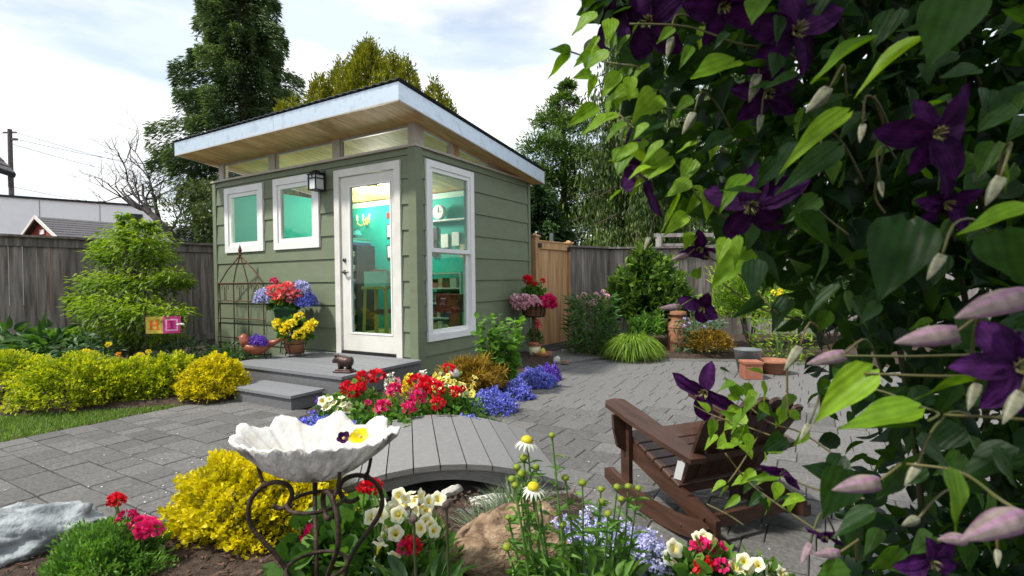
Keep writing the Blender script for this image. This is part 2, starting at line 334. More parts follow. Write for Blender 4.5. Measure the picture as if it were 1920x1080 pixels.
leafm('petal_pale_pink', (.74, .32, .40), (.82, .46, .54), (.9, .66, .72), .25, tcol=(1, 1, 1))
leafm('petal_blue', (.06, .07, .36), (.13, .15, .60), (.30, .33, .82), .2, tcol=(1, 1, 1.2))
leafm('petal_lilac', (.28, .28, .62), (.45, .46, .78), (.72, .72, .90), .2, tcol=(1, 1, 1.1))
leafm('petal_violet', (.07, .025, .30), (.14, .05, .48), (.25, .12, .62), .2, tcol=(1, 1, 1))
leafm('petal_yellow', (.78, .55, .004), (.86, .70, .012), (.9, .80, .08), .25, tcol=(1.1, 1.1, .8))
leafm('petal_orange', (.78, .22, .004), (.85, .32, .01), (.9, .48, .03), .25, tcol=(1.1, 1, .8))
leafm('petunia', (.74, .58, .04), (.84, .81, .50), (.90, .89, .76), .3, tcol=(1.1, 1.1, .9))
leafm('petunia_yellow', (.66, .42, .01), (.80, .70, .10), (.86, .80, .26), .3, tcol=(1.1, 1.1, .8))
leafm('petal_white', (.74, .76, .62), (.82, .83, .74), (.86, .86, .80), .25, tcol=(1, 1, .95))
leafm('cone_head', (.10, .16, .015), (.30, .34, .02), (.62, .50, .02), .0)
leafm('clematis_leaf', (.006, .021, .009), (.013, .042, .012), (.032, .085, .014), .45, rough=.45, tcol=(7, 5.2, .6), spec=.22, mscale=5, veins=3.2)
leafm('clematis_sunlit', (.075, .17, .012), (.14, .27, .016), (.22, .38, .025), .42, rough=.45, tcol=(1.7, 1.6, .5), spec=.22, mscale=5, veins=3.2)  # sunlit copy of the clematis leaf, sun glow put into the colour
leafm('clematis_petal', (.012, .002, .018), (.032, .005, .048), (.10, .018, .15), .25, rough=.7, tcol=(1.8, .5, 1.3), spec=.15, mott=.35, mscale=6, veins=4)
leafm('clematis_bud', (.22, .21, .14), (.26, .18, .21), (.30, .13, .27), .1, rough=.8, tcol=(1, 1, 1), mott=.3, mscale=7)
leafm('bud_green', (.11, .12, .07), (.22, .22, .15), (.34, .34, .26), .1, rough=.8, tcol=(1, 1, 1), mott=.3, mscale=7)
leafm('stamen', (.16, .17, .04), (.28, .27, .09), (.42, .40, .20), .1, tcol=(1, 1, 1))

# =================================================================== THE SETTING
YW, XC, XL, YB = 4.311, -3.741, -7.55, 6.845       # shed: front wall, right wall, left end, back end
def inpoly(x, y, poly):
    c = False; j = len(poly)-1
    for i in range(len(poly)):
        xi, yi = poly[i]; xj, yj = poly[j]
        if (yi > y) != (yj > y) and x < (xj-xi)*(y-yi)/(yj-yi)+xi: c = not c
        j = i
    return c
def pdist(x, y, poly):
    m = 1e9
    for i in range(len(poly)):
        ax, ay = poly[i-1]; bx, by = poly[i]; dx, dy = bx-ax, by-ay
        t = max(0, min(1, ((x-ax)*dx+(y-ay)*dy)/(dx*dx+dy*dy))); m = min(m, math.hypot(x-ax-t*dx, y-ay-t*dy))
    return m if inpoly(x, y, poly) else -m
g = G(); g.add([(-300, -300, -.06), (300, -300, -.06), (300, 300, -.06), (-300, 300, -.06)], [(0, 1, 2, 3)])
g.obj('ground', 'soil', kind='structure')
BR_C, BR_A = Vector((-1.95, 2.366, 0)), R(41.99)
BED_FRONT = [(-3.4, .35), (-2.85, .93), (-2.5, 1.23), (-2.25, 1.55), (-1.62, 2.02), (-1.05, 2.45), (-.78, 2.1), (-.42, 1.82), (.1, 1.62), (.7, 1.4), (.7, -1.2), (-3.4, -1.2)]
BED_MID = [(-2.86, 2.28), (-2.2, 2.86), (-2.30, 3.3), (-2.40, 3.6), (-2.66, 4.17), (-2.76, 4.7), (-2.80, 5.2), (-2.81, 5.9), (-3.0, 6.35), (-3.3, 6.62), (-3.9, 6.8), (-3.9, 3.2), (-3.75, 2.84), (-3.3, 2.56)]
BED_BACK = [(-3.0, 7.0), (-2.45, 6.78), (-1.65, 7.18), (-.95, 7.5), (.2, 7.7), (4, 8), (4, 14), (-3.8, 11), (-3.75, 7.9)]
BED_LEFT = [(-4.97, 2.5), (-4.72, 2.62), (-4.72, 3.3), (-5.3, 3.4), (-5.3, 4.4), (-9.9, 7.5), (-9.9, -2), (-7.6, -2), (-6.75, .75), (-5.85, 1.6), (-5.3, 2.12)]
LAWN = [(-4.955, -2), (-4.955, 2.5), (-5.3, 2.12), (-5.85, 1.6), (-6.75, .75), (-7.6, -2)]
def bed(name, poly, h, st=.07, mat='soil'):
    xs = [p[0] for p in poly]; ys = [p[1] for p in poly]
    X = np.arange(min(xs)-.1, max(xs)+.1+st, st); Y = np.arange(min(ys)-.1, max(ys)+.1+st, st); gg = G(); gr = np.random.default_rng(3)
    for y in Y:
        for x in X:
            d = pdist(x, y, poly); t = max(0, min(1, (d+.03)/.13)); t = t*t*(3-2*t)
            zz = -.035+t*(.035+h)+(gr.random()-.5)*.02*t
            q = Vector((x, y, 0))-BR_C; sa = q.x*math.cos(BR_A)+q.y*math.sin(BR_A); sn = q.x*math.sin(BR_A)-q.y*math.cos(BR_A)
            if abs(sa) < .6 and abs(sn) < .8: zz = max(-.012, zz-.07*min(1, (.6-abs(sa))/.2)*min(1, (.8-abs(sn))/.2)) if t > .9 else zz
            gg.v.append((x, y, zz)); gg.t.append(.5)
    nx = len(X)
    for j in range(len(Y)-1):
        for i in range(nx-1):
            q = (j*nx+i, j*nx+i+1, (j+1)*nx+i+1, (j+1)*nx+i)
            if max(gg.v[k][2] for k in q) > -.0349: gg.f.append(q)
    return gg.obj(name, mat, smooth=True, kind='structure')
bed('soil_bed', BED_FRONT, .05); bed('soil_bed', BED_MID, .05); bed('soil_bed', BED_BACK, .04, .14); bed('soil_bed', BED_LEFT, .05, .11)
g = G(); g.prism(LAWN, -.05, -.006); g.obj('lawn', 'soil', kind='structure')
# grass blades of the lawn
pts = []
while len(pts) < 34000:
    x, y = random.uniform(-7.2, -4.93), random.uniform(-.6, 2.55)
    if inpoly(x, y, LAWN) or (x > -4.97 and random.random() < .3 and y < 2.5): pts.append((x, y, -.01))
P = np.array(pts); n = len(P); D = rdir(n, 2.6); lawn = swarm('grass', leaves(P, D, rdir(n), .022+.028*rng.random(n), .006, 'blade'), 'grass_leaf', kind='stuff')
tag(lawn, 'short mown strip of green grass between the yellow hedge and the paving', 'grass')
# pavers: courses run along the shed front
g = G(); g.prism([(-4.95, -2), (5, -2), (5, 8.6), (-4.95, 8.6)], -.055, -.02); paving = g.obj('paving', 'paver_sand', kind='structure')
ARC = [(-2.22, 3.02), (-2.30, 3.3), (-2.42, 3.62), (-2.66, 4.17), (-2.77, 4.7), (-2.81, 5.2), (-2.82, 5.75), (-2.72, 6.25), (-2.5, 6.62), (-2.1, 6.92), (-1.65, 7.15), (-.95, 7.45), (.2, 7.65)]
PAVED_END = ARC+[(5, 7.8), (5, -3), (-4.95, -3), (-4.95, 2.9), (-2.6, 2.9)]
vis = []
row = .187; y = -1.2; k = 0
while y < 7.7:
    x = -4.945; k += 1
    while x < 2.2:
        ln = random.choice((.140, .187, .187, .245)); 
        if x+ln > 2.4: break
        cx, cy = x+ln/2, y+row/2
        if inpoly(cx, cy, PAVED_END) and pdist(cx, cy, BED_FRONT) < .1 and pdist(cx, cy, BED_MID) < .08 and not (-4.85 < cx < -3.9 and cy > 2.95):
            v = Vector((cx, cy, 0))-Vector((0, 0, EYE)); dz = v.dot(CF)
            if dz > .5:
                u = 960+FPX*v.dot(CR)/dz; vv = 540-FPX*v.dot(CU)/dz
                if -90 < u < 2010 and vv < 1180: vis.append((dz, cx, cy, ln))
        x += ln
    y += row
vis.sort()
near = [v for v in vis if True]
def score(v):  # hidden ones behind the vine or bed plants score low
    u = 960+FPX*(Vector((v[1], v[2], -EYE)).dot(CR))/v[0]; return v[0]+(3 if u > 1560 else 0)
near.sort(key=score)
pm = {}
for ln in (.140, .187, .245):
    g = G(); h = .0018; k_ = .0042; g.box(-ln/2+h, ln/2-h, -row/2+k_, row/2-k_, -.05, 0, bev=.004); pm[ln] = g.mesh('paver', 'paver')
for v in near[:300]:
    link('paver', pm[v[3]], paving, (v[1], v[2], random.uniform(-.003, .002)), (R(random.uniform(-.4, .4)), R(random.uniform(-.4, .4)), R(random.uniform(-.5, .5))))
g = G()
for dz, cx, cy, ln in near[300:]:
    h = .002; k_ = .0035; zt = random.uniform(-.003, .002); g.box(cx-ln/2+h, cx+ln/2-h, cy-row/2+k_, cy+row/2-k_, -.05, zt, bev=.004)
o = g.obj('distant_pavers', 'paver', paving); tag(o, kind='stuff')
# smooth border course along the curved edge
for i in range(len(ARC)-1):
    a = Vector(ARC[i]+(0,)); b = Vector(ARC[i+1]+(0,)); nseg = max(1, round((b-a).length/.26))
    def nrm(j):
        p = Vector(ARC[max(j-1, 0)]+(0,)); q = Vector(ARC[min(j+1, len(ARC)-1)]+(0,)); t = (q-p).normalized(); return Vector((t.y, -t.x, 0))
    for s in range(nseg):
        p0 = a.lerp(b, s/nseg+.006); p1 = a.lerp(b, (s+1)/nseg-.006); n0 = nrm(i).lerp(nrm(i+1), s/nseg); n1 = nrm(i).lerp(nrm(i+1), (s+1)/nseg)
        g = G(); g.prism([p0[:2], (p0+n0*.2)[:2], (p1+n1*.2)[:2], p1[:2]], -.05, .005); g.obj('border_paver', 'paver', paving)
g = G(); g.prism([gnd(1040, 686)[:2], gnd(1165, 664)[:2], gnd(1096, 650)[:2], gnd(1028, 662)[:2]], -.04, .012); g.obj('gate_slab', 'concrete', kind='structure')

pts = []
while len(pts) < 190:
    x, y = random.choice(((random.gauss(-2.9, .5), random.gauss(1.6, .35)), (random.uniform(-4.9, .6), random.uniform(.2, 6.5)), (random.gauss(-.6, .5), random.gauss(2.6, .6))))
    if inpoly(x, y, PAVED_END): pts.append((x, y, .004))
P = np.array(pts); n = len(P); o = swarm('fallen_petals', leaves(P, rng.normal(size=(n, 3))*np.array([1, 1, .06]), rdir(n, 4), .006+.011*rng.random(n), .009, 'diamond'), 'petal_white', kind='stuff'); tag(o, 'tiny pale fallen petals scattered over the paving', 'petals')
# =================================================================== THE SHED
shed = thing('garden_shed', 'sage green garden shed with slanted metal roof and clerestory windows', 'shed', (XC, YW, 0))
def S(x, y, z=0): return (x-XC, y-YW, z)
def rsub(x0, x1, z0, z1, holes):
    """rectangle minus holes, as rectangles"""
    xs = sorted({x0, x1, *[min(max(h[k], x0), x1) for h in holes for k in (0, 1)]}); out_ = []
    for a, b in zip(xs, xs[1:]):
        if b-a < 1e-4: continue
        m = (a+b)/2; zc = [(z0, z1)]
        for h in holes:
            if h[0] < m < h[1]:
                nz_ = []
                for p, q in zc:
                    if h[2] > p: nz_.append((p, min(q, h[2])))
                    if h[3] < q: nz_.append((max(p, h[3]), q))
                zc = [(p, q) for p, q in nz_ if q-p > 1e-4]
        for p, q in zc:
            for o_ in out_:
                if abs(o_[1]-a) < 1e-6 and abs(o_[2]-p) < 1e-6 and abs(o_[3]-q) < 1e-6: o_[1] = b; break
            else: out_.append([a, b, p, q])
    return out_
W1 = (-7.263, -6.383, 1.53, 2.44); W2 = (-6.158, -5.270, 1.53, 2.452); DR = (-4.995, -3.940, .25, 2.43); TW = (4.452, 5.370, .42, 2.448)
ZT = 2.565                                            # top of the walls
LINES = [2.475]+[2.5-.28*k for k in range(1, 9)]+[-.02]
def soffz(y): return 2.82+(YW-y)*.108                 # underside of the roof
inset = lambda h, e: (h[0]+e, h[1]-e, h[2]+e, h[3]-e)
# structural cores with openings (inside face painted turquoise by a lining)
fw = G()
for a, b, p, q in rsub(XL+.01, XC-.01, 0, ZT-.02, [inset(W1, .04), inset(W2, .04), inset(DR, .04)]): fw.box(*S(a, 0)[:1], S(b, 0)[0], .012, .08, p, q)
fwall = fw.obj('wall', 'siding', shed)
sw = G()
for a, b, p, q in rsub(YW+.01, YB-.01, 0, ZT-.02, [inset(TW, .04)]): sw.box(-.08, -.012, a-YW, b-YW, p, q)
swall = sw.obj('wall', 'siding', shed)
bw = G(); bw.box(XL+.01-XC, -.01, YB-YW-.08, YB-YW-.01, 0, ZT-.02); bw.box(XL-XC+.01, XL-XC+.08, .08, YB-YW-.08, 0, ZT-.02); bw.obj('wall', 'siding', shed)
def siding(parent, u0, u1, holes, place):
    zs = [ZT-.01]+LINES
    for zt, zb in zip(zs, zs[1:]):
        for a, b, p, q in rsub(u0, u1, max(zb, 0), zt, holes):
            f = lambda z: .004+.016*(zt-z)/(zt-zb)
            v = [place(a, 0.008, p), place(b, 0.008, p), place(b, 0.008, q), place(a, 0.008, q), place(a, -f(p), p+.002), place(b, -f(p), p+.002), place(b, -f(q), q), place(a, -f(q), q)]
            gg = G(); gg.add(v, [(0, 1, 5, 4), (4, 5, 6, 7), (0, 4, 7, 3), (1, 2, 6, 5), (3, 7, 6, 2)]); gg.obj('siding_board', 'siding', parent)
siding(fwall, XL+.06, XC-.085, [W1, W2, DR], lambda u, d, z: (u-XC, d, z))
siding(swall, YW+.085, YB-.04, [TW], lambda u, d, z: (-d, u-YW, z))
def part(name, mat, parent, *boxes):
    gg = G()
    for b in boxes: gg.box(*b)
    return gg.obj(name, mat, parent)
part('corner_board', 'siding', shed, (-.085, .026, -.026, .01, 0, ZT-.012), (.002, .0258, .01, .085, 0, ZT-.012))
part('corner_board', 'siding', shed, (XL-XC-.02, XL-XC+.06, -.0262, .012, 0, ZT-.012))
part('corner_board', 'siding', shed, (-.0, .026, YB-YW-.04, YB-YW+.02, 0, ZT-.012))
part('wall_cap', 'trim_beige', shed, (XL-XC-.035, .04, -.04, .10, ZT-.012, ZT+.014), (-.10, .0398, .10, YB-YW+.03, ZT-.012, ZT+.0138))
def win(name, h, parent, place, tw=.085, sash=.055, mats=('trim_white', 'trim_white'), rail=None):
    """window: outer trim, sash frame, glass; place maps (u, depth, z)"""
    t = bpy.data.objects.new(name, None); C.objects.link(t); t.parent = parent
    u0, u1, z0, z1 = h
    def bx(nm, m, a, b, c, d, d0, d1, bev=0):
        gg = G(); v = [place(uu, dd, zz) for zz in (c, d) for dd in (d0, d1) for uu in (a, b)]
        gg.add(v, [(0, 2, 3, 1), (4, 5, 7, 6), (0, 1, 5, 4), (2, 6, 7, 3), (0, 4, 6, 2), (1, 3, 7, 5)]); return gg.obj(nm, m, t)
    for nm, a, b, c, d in (('trim_board', u0, u1, z1-tw, z1), ('trim_board', u0, u1, z0, z0+tw), ('trim_board', u0, u0+tw, z0+tw, z1-tw), ('trim_board', u1-tw, u1, z0+tw, z1-tw)):
        bx(nm, mats[0], a, b, c, d, -.036, .05)
    e = tw; a0, a1, c0, c1 = u0+e, u1-e, z0+e, z1-e
    def sashset(a, b, c, d, dd):
        bx('sash', mats[1], a, b, d-sash, d, dd, dd+.05); bx('sash', mats[1], a, b, c, c+sash, dd, dd+.05)
        bx('sash', mats[1], a, a+sash, c+sash, d-sash, dd, dd+.05); bx('sash', mats[1], b-sash, b, c+sash, d-sash, dd, dd+.05)
        bx('pane', 'glass', a+sash, b-sash, c+sash, d-sash, dd+.022, dd+.027)
    if rail is None: sashset(a0, a1, c0, c1, -.022)
    else: sashset(a0, a1, rail, c1, -.022); sashset(a0, a1, c0, rail+.035, .012)
    return t
pf = lambda u, d, z: (u-XC, d, z); ps = lambda u, d, z: (-d, u-YW, z)
win('window', W1, shed, pf); win('window', W2, shed, pf); win('window', TW, shed, ps, .075, .045, rail=1.425)
# door
door = bpy.data.objects.new('door', None); C.objects.link(door); door.parent = shed
x0, x1, z0, z1 = DR[0]-XC, DR[1]-XC, DR[2], DR[3]; fwid = .085
part('door_frame', 'trim_cream', door, (x0, x0+fwid, -.034, .06, z0, z1), (x1-fwid, x1, -.034, .06, z0, z1), (x0+fwid, x1-fwid, -.0342, .06, z1-fwid, z1))
gx0, gx1, gz0, gz1 = -4.765-XC, -4.095-XC, .485, 2.228
part('door_slab', 'trim_cream', door, *[(a, b, -.008, .038, p, q) for a, b, p, q in rsub(x0+fwid+.004, x1-fwid-.004, z0+.035, z1-fwid-.004, [(gx0, gx1, gz0, gz1)])])
part('glazing_bead', 'trim_white', door, (gx0, gx0+.018, -.014, .03, gz0, gz1), (gx1-.018, gx1, -.014, .03, gz0, gz1), (gx0+.018, gx1-.018, -.0142, .03, gz1-.018, gz1), (gx0+.018, gx1-.018, -.0142, .03, gz0, gz0+.018))
part('pane', 'glass', door, (gx0+.018, gx1-.018, .010, .016, gz0+.018, gz1-.018))
part('threshold', 'black_metal', door, (x0+fwid, x1-fwid, -.03, .05, z0+.004, z0+.03))
Mh = Matrix.Rotation(R(90), 3, 'X')
g = G(); hx = x0+fwid+.06
g.v = []; g.lathe([(.026, 0), (.028, .006), (.012, .012), (.012, .045)], 14); g.v = [tuple(Mh @ Vector(p)) for p in g.v]
g.tube([(0, -.043, 0), (.03, -.047, .002), (.085, -.045, 0), (.105, -.04, -.002)], [.010, .011, .009, .006], 8); g.obj('handle', 'nickel', door, True, (hx, -.008, 1.215))
g = G(); g.lathe([(.026, 0), (.027, .008), (.020, .016), (.006, .018)], 14); g.v = [tuple(Mh @ Vector(p)) for p in g.v]; g.box(-.004, .004, -.032, -.016, -.014, .014); g.obj('deadbolt', 'nickel', door, True, (hx, -.008, 1.36))
# clerestory: mullions and panes under the sloping roof
def cl(name, mat, u0, u1, side, d0=.02, d1=.075, top=0, zb=ZT+.012):
    z_ = lambda u: (soffz(u) if side else soffz(YW+d0))-top-.001
    pl = ps if side else pf; gg = G()
    v = [pl(u, d, z) for d in (d0, d1) for u, z in ((u0, zb), (u1, zb), (u1, max(zb+.002, z_(u1))), (u0, max(zb+.002, z_(u0))))]
    gg.add(v, [(0, 1, 2, 3), (7, 6, 5, 4), (0, 4, 5, 1), (1, 5, 6, 2), (2, 6, 7, 3), (3, 7, 4, 0)]); return gg.obj(name, mat, clere)
clere = bpy.data.objects.new('clerestory', None); C.objects.link(clere); clere.parent = shed
cl('mullion', 'trim_beige', -3.84, XC-.0, 0, .0, .08); cl('mullion', 'trim_beige', YW+.081, YW+.15, 1, .0, .075)
for a, b in ((-5.06, -4.93), (-6.31, -6.17), (-7.46, -7.34)): cl('mullion', 'trim_beige', a, b, 0, .012, .08)
cl('mullion', 'trim_beige', 4.965, 5.02, 1, .012, .075); cl('mullion', 'cedar', 5.02, 5.13, 1, .016, .07); cl('mullion', 'trim_beige', 5.80, 5.84, 1, .012, .075)
cl('end_panel', 'trim_beige', 5.84, YB, 1, .018, .07)
for a, b in ((-4.93, -3.84), (-6.17, -5.06), (-7.34, -6.31)):
    cl('pane', 'glass_clear', a+.02, b-.02, 0, .045, .05, .03, ZT+.04)
    part('window_frame', 'trim_beige', clere, (a-XC, b-XC, .03, .06, soffz(YW)-.035, soffz(YW)-.004), (a-XC, a-XC+.022, .03, .06, ZT+.014, soffz(YW)-.035), (b-XC-.022, b-XC, .03, .06, ZT+.014, soffz(YW)-.035), (a-XC+.022, b-XC-.022, .03, .06, ZT+.014, ZT+.04))
for a, b in ((4.461, 4.965), (5.13, 5.80)):
    cl('pane', 'glass_clear', a+.02, b-.02, 1, .045, .05, .03, ZT+.035)
    gg = G(); gg.beam((-.045, a-YW, soffz(a)-.018), (-.045, b-YW, soffz(b)-.018), .03, .03); gg.obj('window_frame', 'trim_cream', clere)
# roof
RX0, RX1, RY0, RY1 = -7.62, -3.505, 3.81, 6.93
roof = bpy.data.objects.new('roof', None); C.objects.link(roof); roof.parent = shed
nb = 30; bwid = (RX1-RX0-.04)/nb
for i in range(nb):
    a = RX0+.02+i*bwid-XC; b = a+bwid-.004; ya, yb = RY0+.015, RY1-.015; gg = G()
    v = [(x, y-YW, soffz(y)+dz) for dz in (0, .018) for x, y in ((a, ya), (b, ya), (b, yb), (a, yb))]
    gg.add(v, [(3, 2, 1, 0), (4, 5, 6, 7), (0, 1, 5, 4), (1, 2, 6, 5), (2, 3, 7, 6), (3, 0, 4, 7)]); gg.obj('soffit_board', 'soffit', roof)
def slope_bar(name, mat, pts, lo, hi, w_in):
    """fascia between two plan points, following the roof slope"""
    (xa, ya), (xb, yb) = pts; d = Vector((xb-xa, yb-ya, 0)).normalized(); nn_ = Vector((d.y, -d.x, 0)); gg = G(); v = []
    for x, y in pts:
        for off in (0, w_in):
            for dz in (lo, hi): v.append((x-XC-nn_.x*off, y-YW-nn_.y*off, soffz(y)+dz))
    gg.add(v, [(0, 1, 3, 2), (4, 6, 7, 5), (0, 4, 5, 1), (2, 3, 7, 6), (1, 5, 7, 3), (0, 2, 6, 4)]); return gg.obj(name, mat, roof)
slope_bar('fascia', 'galvanised', ((RX0, RY0), (-5.45, RY0)), -.006, .17, .02); slope_bar('fascia', 'galvanised', ((-5.447, RY0), (RX1, RY0)), -.006, .1702, .02)
slope_bar('fascia', 'galvanised', ((RX1-.0005, RY0+.0205), (RX1-.0005, RY1)), -.0058, .169, .019); slope_bar('fascia', 'galvanised', ((RX0+.0005, RY1), (RX0+.0005, RY0+.0205)), -.006, .169, .019); slope_bar('fascia', 'galvanised', ((RX1-.02, RY1-.0), (RX0+.02, RY1-.0)), -.006, .168, .018)
slope_bar('drip_edge', 'trim_beige', ((RX0+.004, RY0-.004), (RX1+.003, RY0-.004)), -.016, -.003, .02); slope_bar('drip_edge', 'trim_beige', ((RX1+.003, RY0+.02), (RX1+.003, RY1)), -.016, -.003, .02)
gg = G(); m = 230; v = []
for i in range(m+1):
    x = RX0-.03+(RX1-RX0+.06)*i/m; zc = .006+.012*(.5+.5*math.sin(i*2*math.pi/6))
    for y in (RY0-.025, RY1+.03):
        for dz in (0, .006): v.append((x-XC, y-YW, soffz(y)+.172+zc+dz))
gg.add(v, [q for i in range(m) for q in ((4*i+1, 4*i+5, 4*i+7, 4*i+3), (4*i, 4*i+2, 4*i+6, 4*i+4), (4*i, 4*i+4, 4*i+5, 4*i+1), (4*i+3, 4*i+7, 4*i+6, 4*i+2))]); gg.obj('roof_sheet', 'roof_metal', roof)
# room lining
ix0, ix1, iy0, iy1 = XL-XC+.085, -.085, .085, YB-YW-.085
gg = G(); zc = ZT-.03
gg.box(ix0, ix1, iy1-.012, iy1-.001, .26, zc); gg.box(ix0, ix0+.012, iy0, iy1-.013, .26, zc)
for a, b, p, q in rsub(ix0+.013, ix1, .26, zc, [tuple(x-XC if i < 2 else x for i, x in enumerate(inset(h, .045))) for h in (W1, W2, DR)]): gg.box(a, b, iy0-.004, iy0+.006, p, q)
for a, b, p, q in rsub(iy0+.01, iy1-.013, .26, zc, [tuple(x-YW if i < 2 else x for i, x in enumerate(inset(TW, .045)))]): gg.box(ix1-.006, ix1+.004, a, b, p, q)
gg.obj('room_lining', 'teal_wall', shed)
part('picture_rail', 'teal_trim', shed, (ix0+.012, ix1-.01, iy1-.03, iy1-.0121, zc-.09, zc-.001))
gg = G(); nfl = 18
for i in range(nfl):
    a = ix0+(ix1-ix0)*i/nfl; gg = G(); gg.box(a, a+(ix1-ix0)/nfl-.003, iy0, iy1, .22, .262); gg.obj('floor_board', 'room_floor', shed)

# ---- porch deck and step
deck = thing('porch_deck', 'grey composite deck in front of the shed door', 'deck', (-4.55, 3.75, 0))
DX0, DX1, DY0, DY1 = -5.42, -3.665, 3.19, 4.285
nd = 8; dw = (DY1-DY0)/nd
for i in range(nd):
    part('deck_board', 'composite', deck, (DX0+4.55, DX1+4.55, DY0-3.75+i*dw, DY0-3.75+(i+1)*dw-.004, .222, .25))
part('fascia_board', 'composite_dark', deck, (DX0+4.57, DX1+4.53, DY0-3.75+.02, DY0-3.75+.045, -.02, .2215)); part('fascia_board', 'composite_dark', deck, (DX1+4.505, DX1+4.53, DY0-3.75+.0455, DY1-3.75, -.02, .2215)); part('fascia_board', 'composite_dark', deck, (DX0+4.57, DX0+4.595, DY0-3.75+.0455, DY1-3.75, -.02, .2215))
step = thing('porch_step', 'low grey box step on the paving below the deck', 'step', (-4.28, 3.0, 0))
for i in range(2): part('tread_board', 'composite', step, (-.48, .41, -.18+i*.18, -.18+(i+1)*.18-.004, .105, .13))
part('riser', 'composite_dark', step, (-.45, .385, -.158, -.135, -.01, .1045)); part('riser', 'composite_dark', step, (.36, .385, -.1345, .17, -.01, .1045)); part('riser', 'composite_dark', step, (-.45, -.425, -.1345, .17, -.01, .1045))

# ---- footbridge
bridge = thing('footbridge', 'small arched grey plank footbridge behind the shell bird bath', 'bridge', BR_C, BR_A)
KZ, Z0, BWID = .34, .185, .984
bz = lambda s: Z0-KZ*s*s
s = -.249-.131*4
while s < .54:
    a, b = s+.003, s+.128; gg = G()
    v = [(x, y, bz(x)+dz) for dz in (-.028, 0) for x, y in ((a, -BWID/2), (b, -BWID/2), (b, BWID/2), (a, BWID/2))]
    gg.add(v, [(3, 2, 1, 0), (4, 5, 6, 7), (0, 1, 5, 4), (1, 2, 6, 5), (2, 3, 7, 6), (3, 0, 4, 7)]); gg.obj('plank', 'bridge_plank', bridge); s += .131
for yy in (-BWID/2+.012, BWID/2-.05, -.02):
    gg = G(); v = []; f = []; m = 24
    for i in range(m+1):
        x = -.76+1.40*i/m
        for y in (yy, yy+.035):
            v += [(x, y, bz(x)-.029), (x, y, max(-.06, bz(x)-.029-.05-.10*min(1, (x/.62)**2)))]
    for i in range(m):
        o = 4*i; f += [(o, o+4, o+5, o+1), (o+2, o+3, o+7, o+6), (o+1, o+5, o+7, o+3), (o, o+2, o+6, o+4)]
    gg.add(v, f); gg.obj('side_beam', 'bridge_plank', bridge)

# =================================================================== FENCES
def fence_run(parent, a, b, h, bw=.14, mat='fence_grey', cap=True, base=.03, side=1, jitter=.012, rail=.13):
    a = Vector(a); b = Vector(b); d = b-a; ln = d.length; d.normalize(); n = Vector((-d.y, d.x, 0))*side
    nb_ = max(1, round(ln/bw)); w_ = ln/nb_
    base_mesh = None
    for i in range(nb_):
        gg = G(); hh = h-.02; e = .003
        off = random.uniform(-.004, .004)
        M_ = Matrix(((d.x, n.x, 0, (a+d*(i*w_)).x), (d.y, n.y, 0, (a+d*(i*w_)).y), (0, 0, 1, 0), (0, 0, 0, 1)))
        gg.box(e, w_-e, -.009+off, .009+off, base+random.uniform(-.01, .01), hh, M_); gg.obj('fence_board', mat, parent)
    q = lambda s, o, z: a+d*s+n*o+Vector((0, 0, z))
    if rail:
        gg = G(); gg.beam(q(0, -.026, h-rail/2), q(ln, -.026, h-rail/2), .022, rail); gg.obj('top_rail', mat, parent)
        gg = G(); gg.beam(q(0, -.024, base+.10), q(ln, -.024, base+.10), .022, .11); gg.obj('bottom_rail', mat, parent)
    if cap:
        gg = G(); gg.beam(q(-.01, -.005, h+.016), q(ln+.01, -.005, h+.016), .15, .032); gg.obj('cap_rail', mat, parent)
    return q, ln
lf = thing('wooden_fence', 'dark weathered board fence along the left side of the garden', 'fence')
FA, FB = (-9.98, 1.2, 0), (-9.46, 7.6, 0)
q, ln = fence_run(lf, FA, FB, 1.80, .15, side=1)
for s in (.1, 2.5, 4.9): gg = G(); p = q(s, .05, 0); gg.box(p.x-.045, p.x+.045, p.y-.045, p.y+.045, -.05, 1.79); gg.obj('post', 'fence_grey', lf)
rf = thing('wooden_fence', 'weathered grey board fence behind the pink coneflowers right of the gate', 'fence')
fence_run(rf, (-3.62, 8.06, 0), (-3.28, 8.95, 0), 1.64, .145, side=-1)
fence_run(rf, (-3.28, 8.95, 0), (-1.2, 10.4, 0), 1.64, .145, side=-1)
of = thing('wooden_fence', 'pale weathered neighbour fence with lattice frame behind the right shrubs', 'fence')
fence_run(of, (-1.18, 10.5, 0), (3.2, 12.6, 0), 1.72, .15, 'fence_pale', side=-1)
for a in ((-2.55, 9.75), (-.75, 10.95)): gg = G(); gg.box(a[0]-.05, a[0]+.05, a[1]-.05, a[1]+.05, 0, 1.88); gg.obj('lattice_post', 'fence_pale', of)
gg = G(); gg.beam((-2.62, 9.70, 1.90), (-.7, 10.98, 1.90), .06, .07); gg.beam((-2.6, 9.72, 1.72), (-.7, 10.98, 1.72), .05, .05); gg.obj('lattice_rail', 'fence_pale', of)
gate = thing('cedar_gate', 'new cedar board gate with capped posts beside the shed corner', 'gate', (-3.74, 7.3, 0), R(-6))
def gpost(y, h):
    gg = G(); gg.box(-.05, .05, y-.05, y+.05, 0, h); o = gg.obj('post', 'cedar', gate); gg = G(); gg.box(-.07, .07, y-.07, y+.07, h, h+.03, bev=.01); gg.lathe([(.06, .03), (.02, .06)], 4, (0, y, h)); gg.obj('post_cap', 'cedar', o)
gpost(-.22, 1.76); gpost(.80, 1.70)
for i in range(6): gg = G(); gg.box(-.012, .012, -.15+i*.148, -.15+(i+1)*.148-.005, .06, 1.60); gg.obj('gate_board', 'cedar', gate)
for z in (1.64, ): gg = G(); gg.box(.0, .045, -.165, .745, z-.06, z+.05); gg.obj('top_rail', 'cedar', gate)
gg = G(); gg.box(-.02, .06, -.168, .748, 1.69, 1.712); gg.obj('cap_rail', 'cedar', gate)
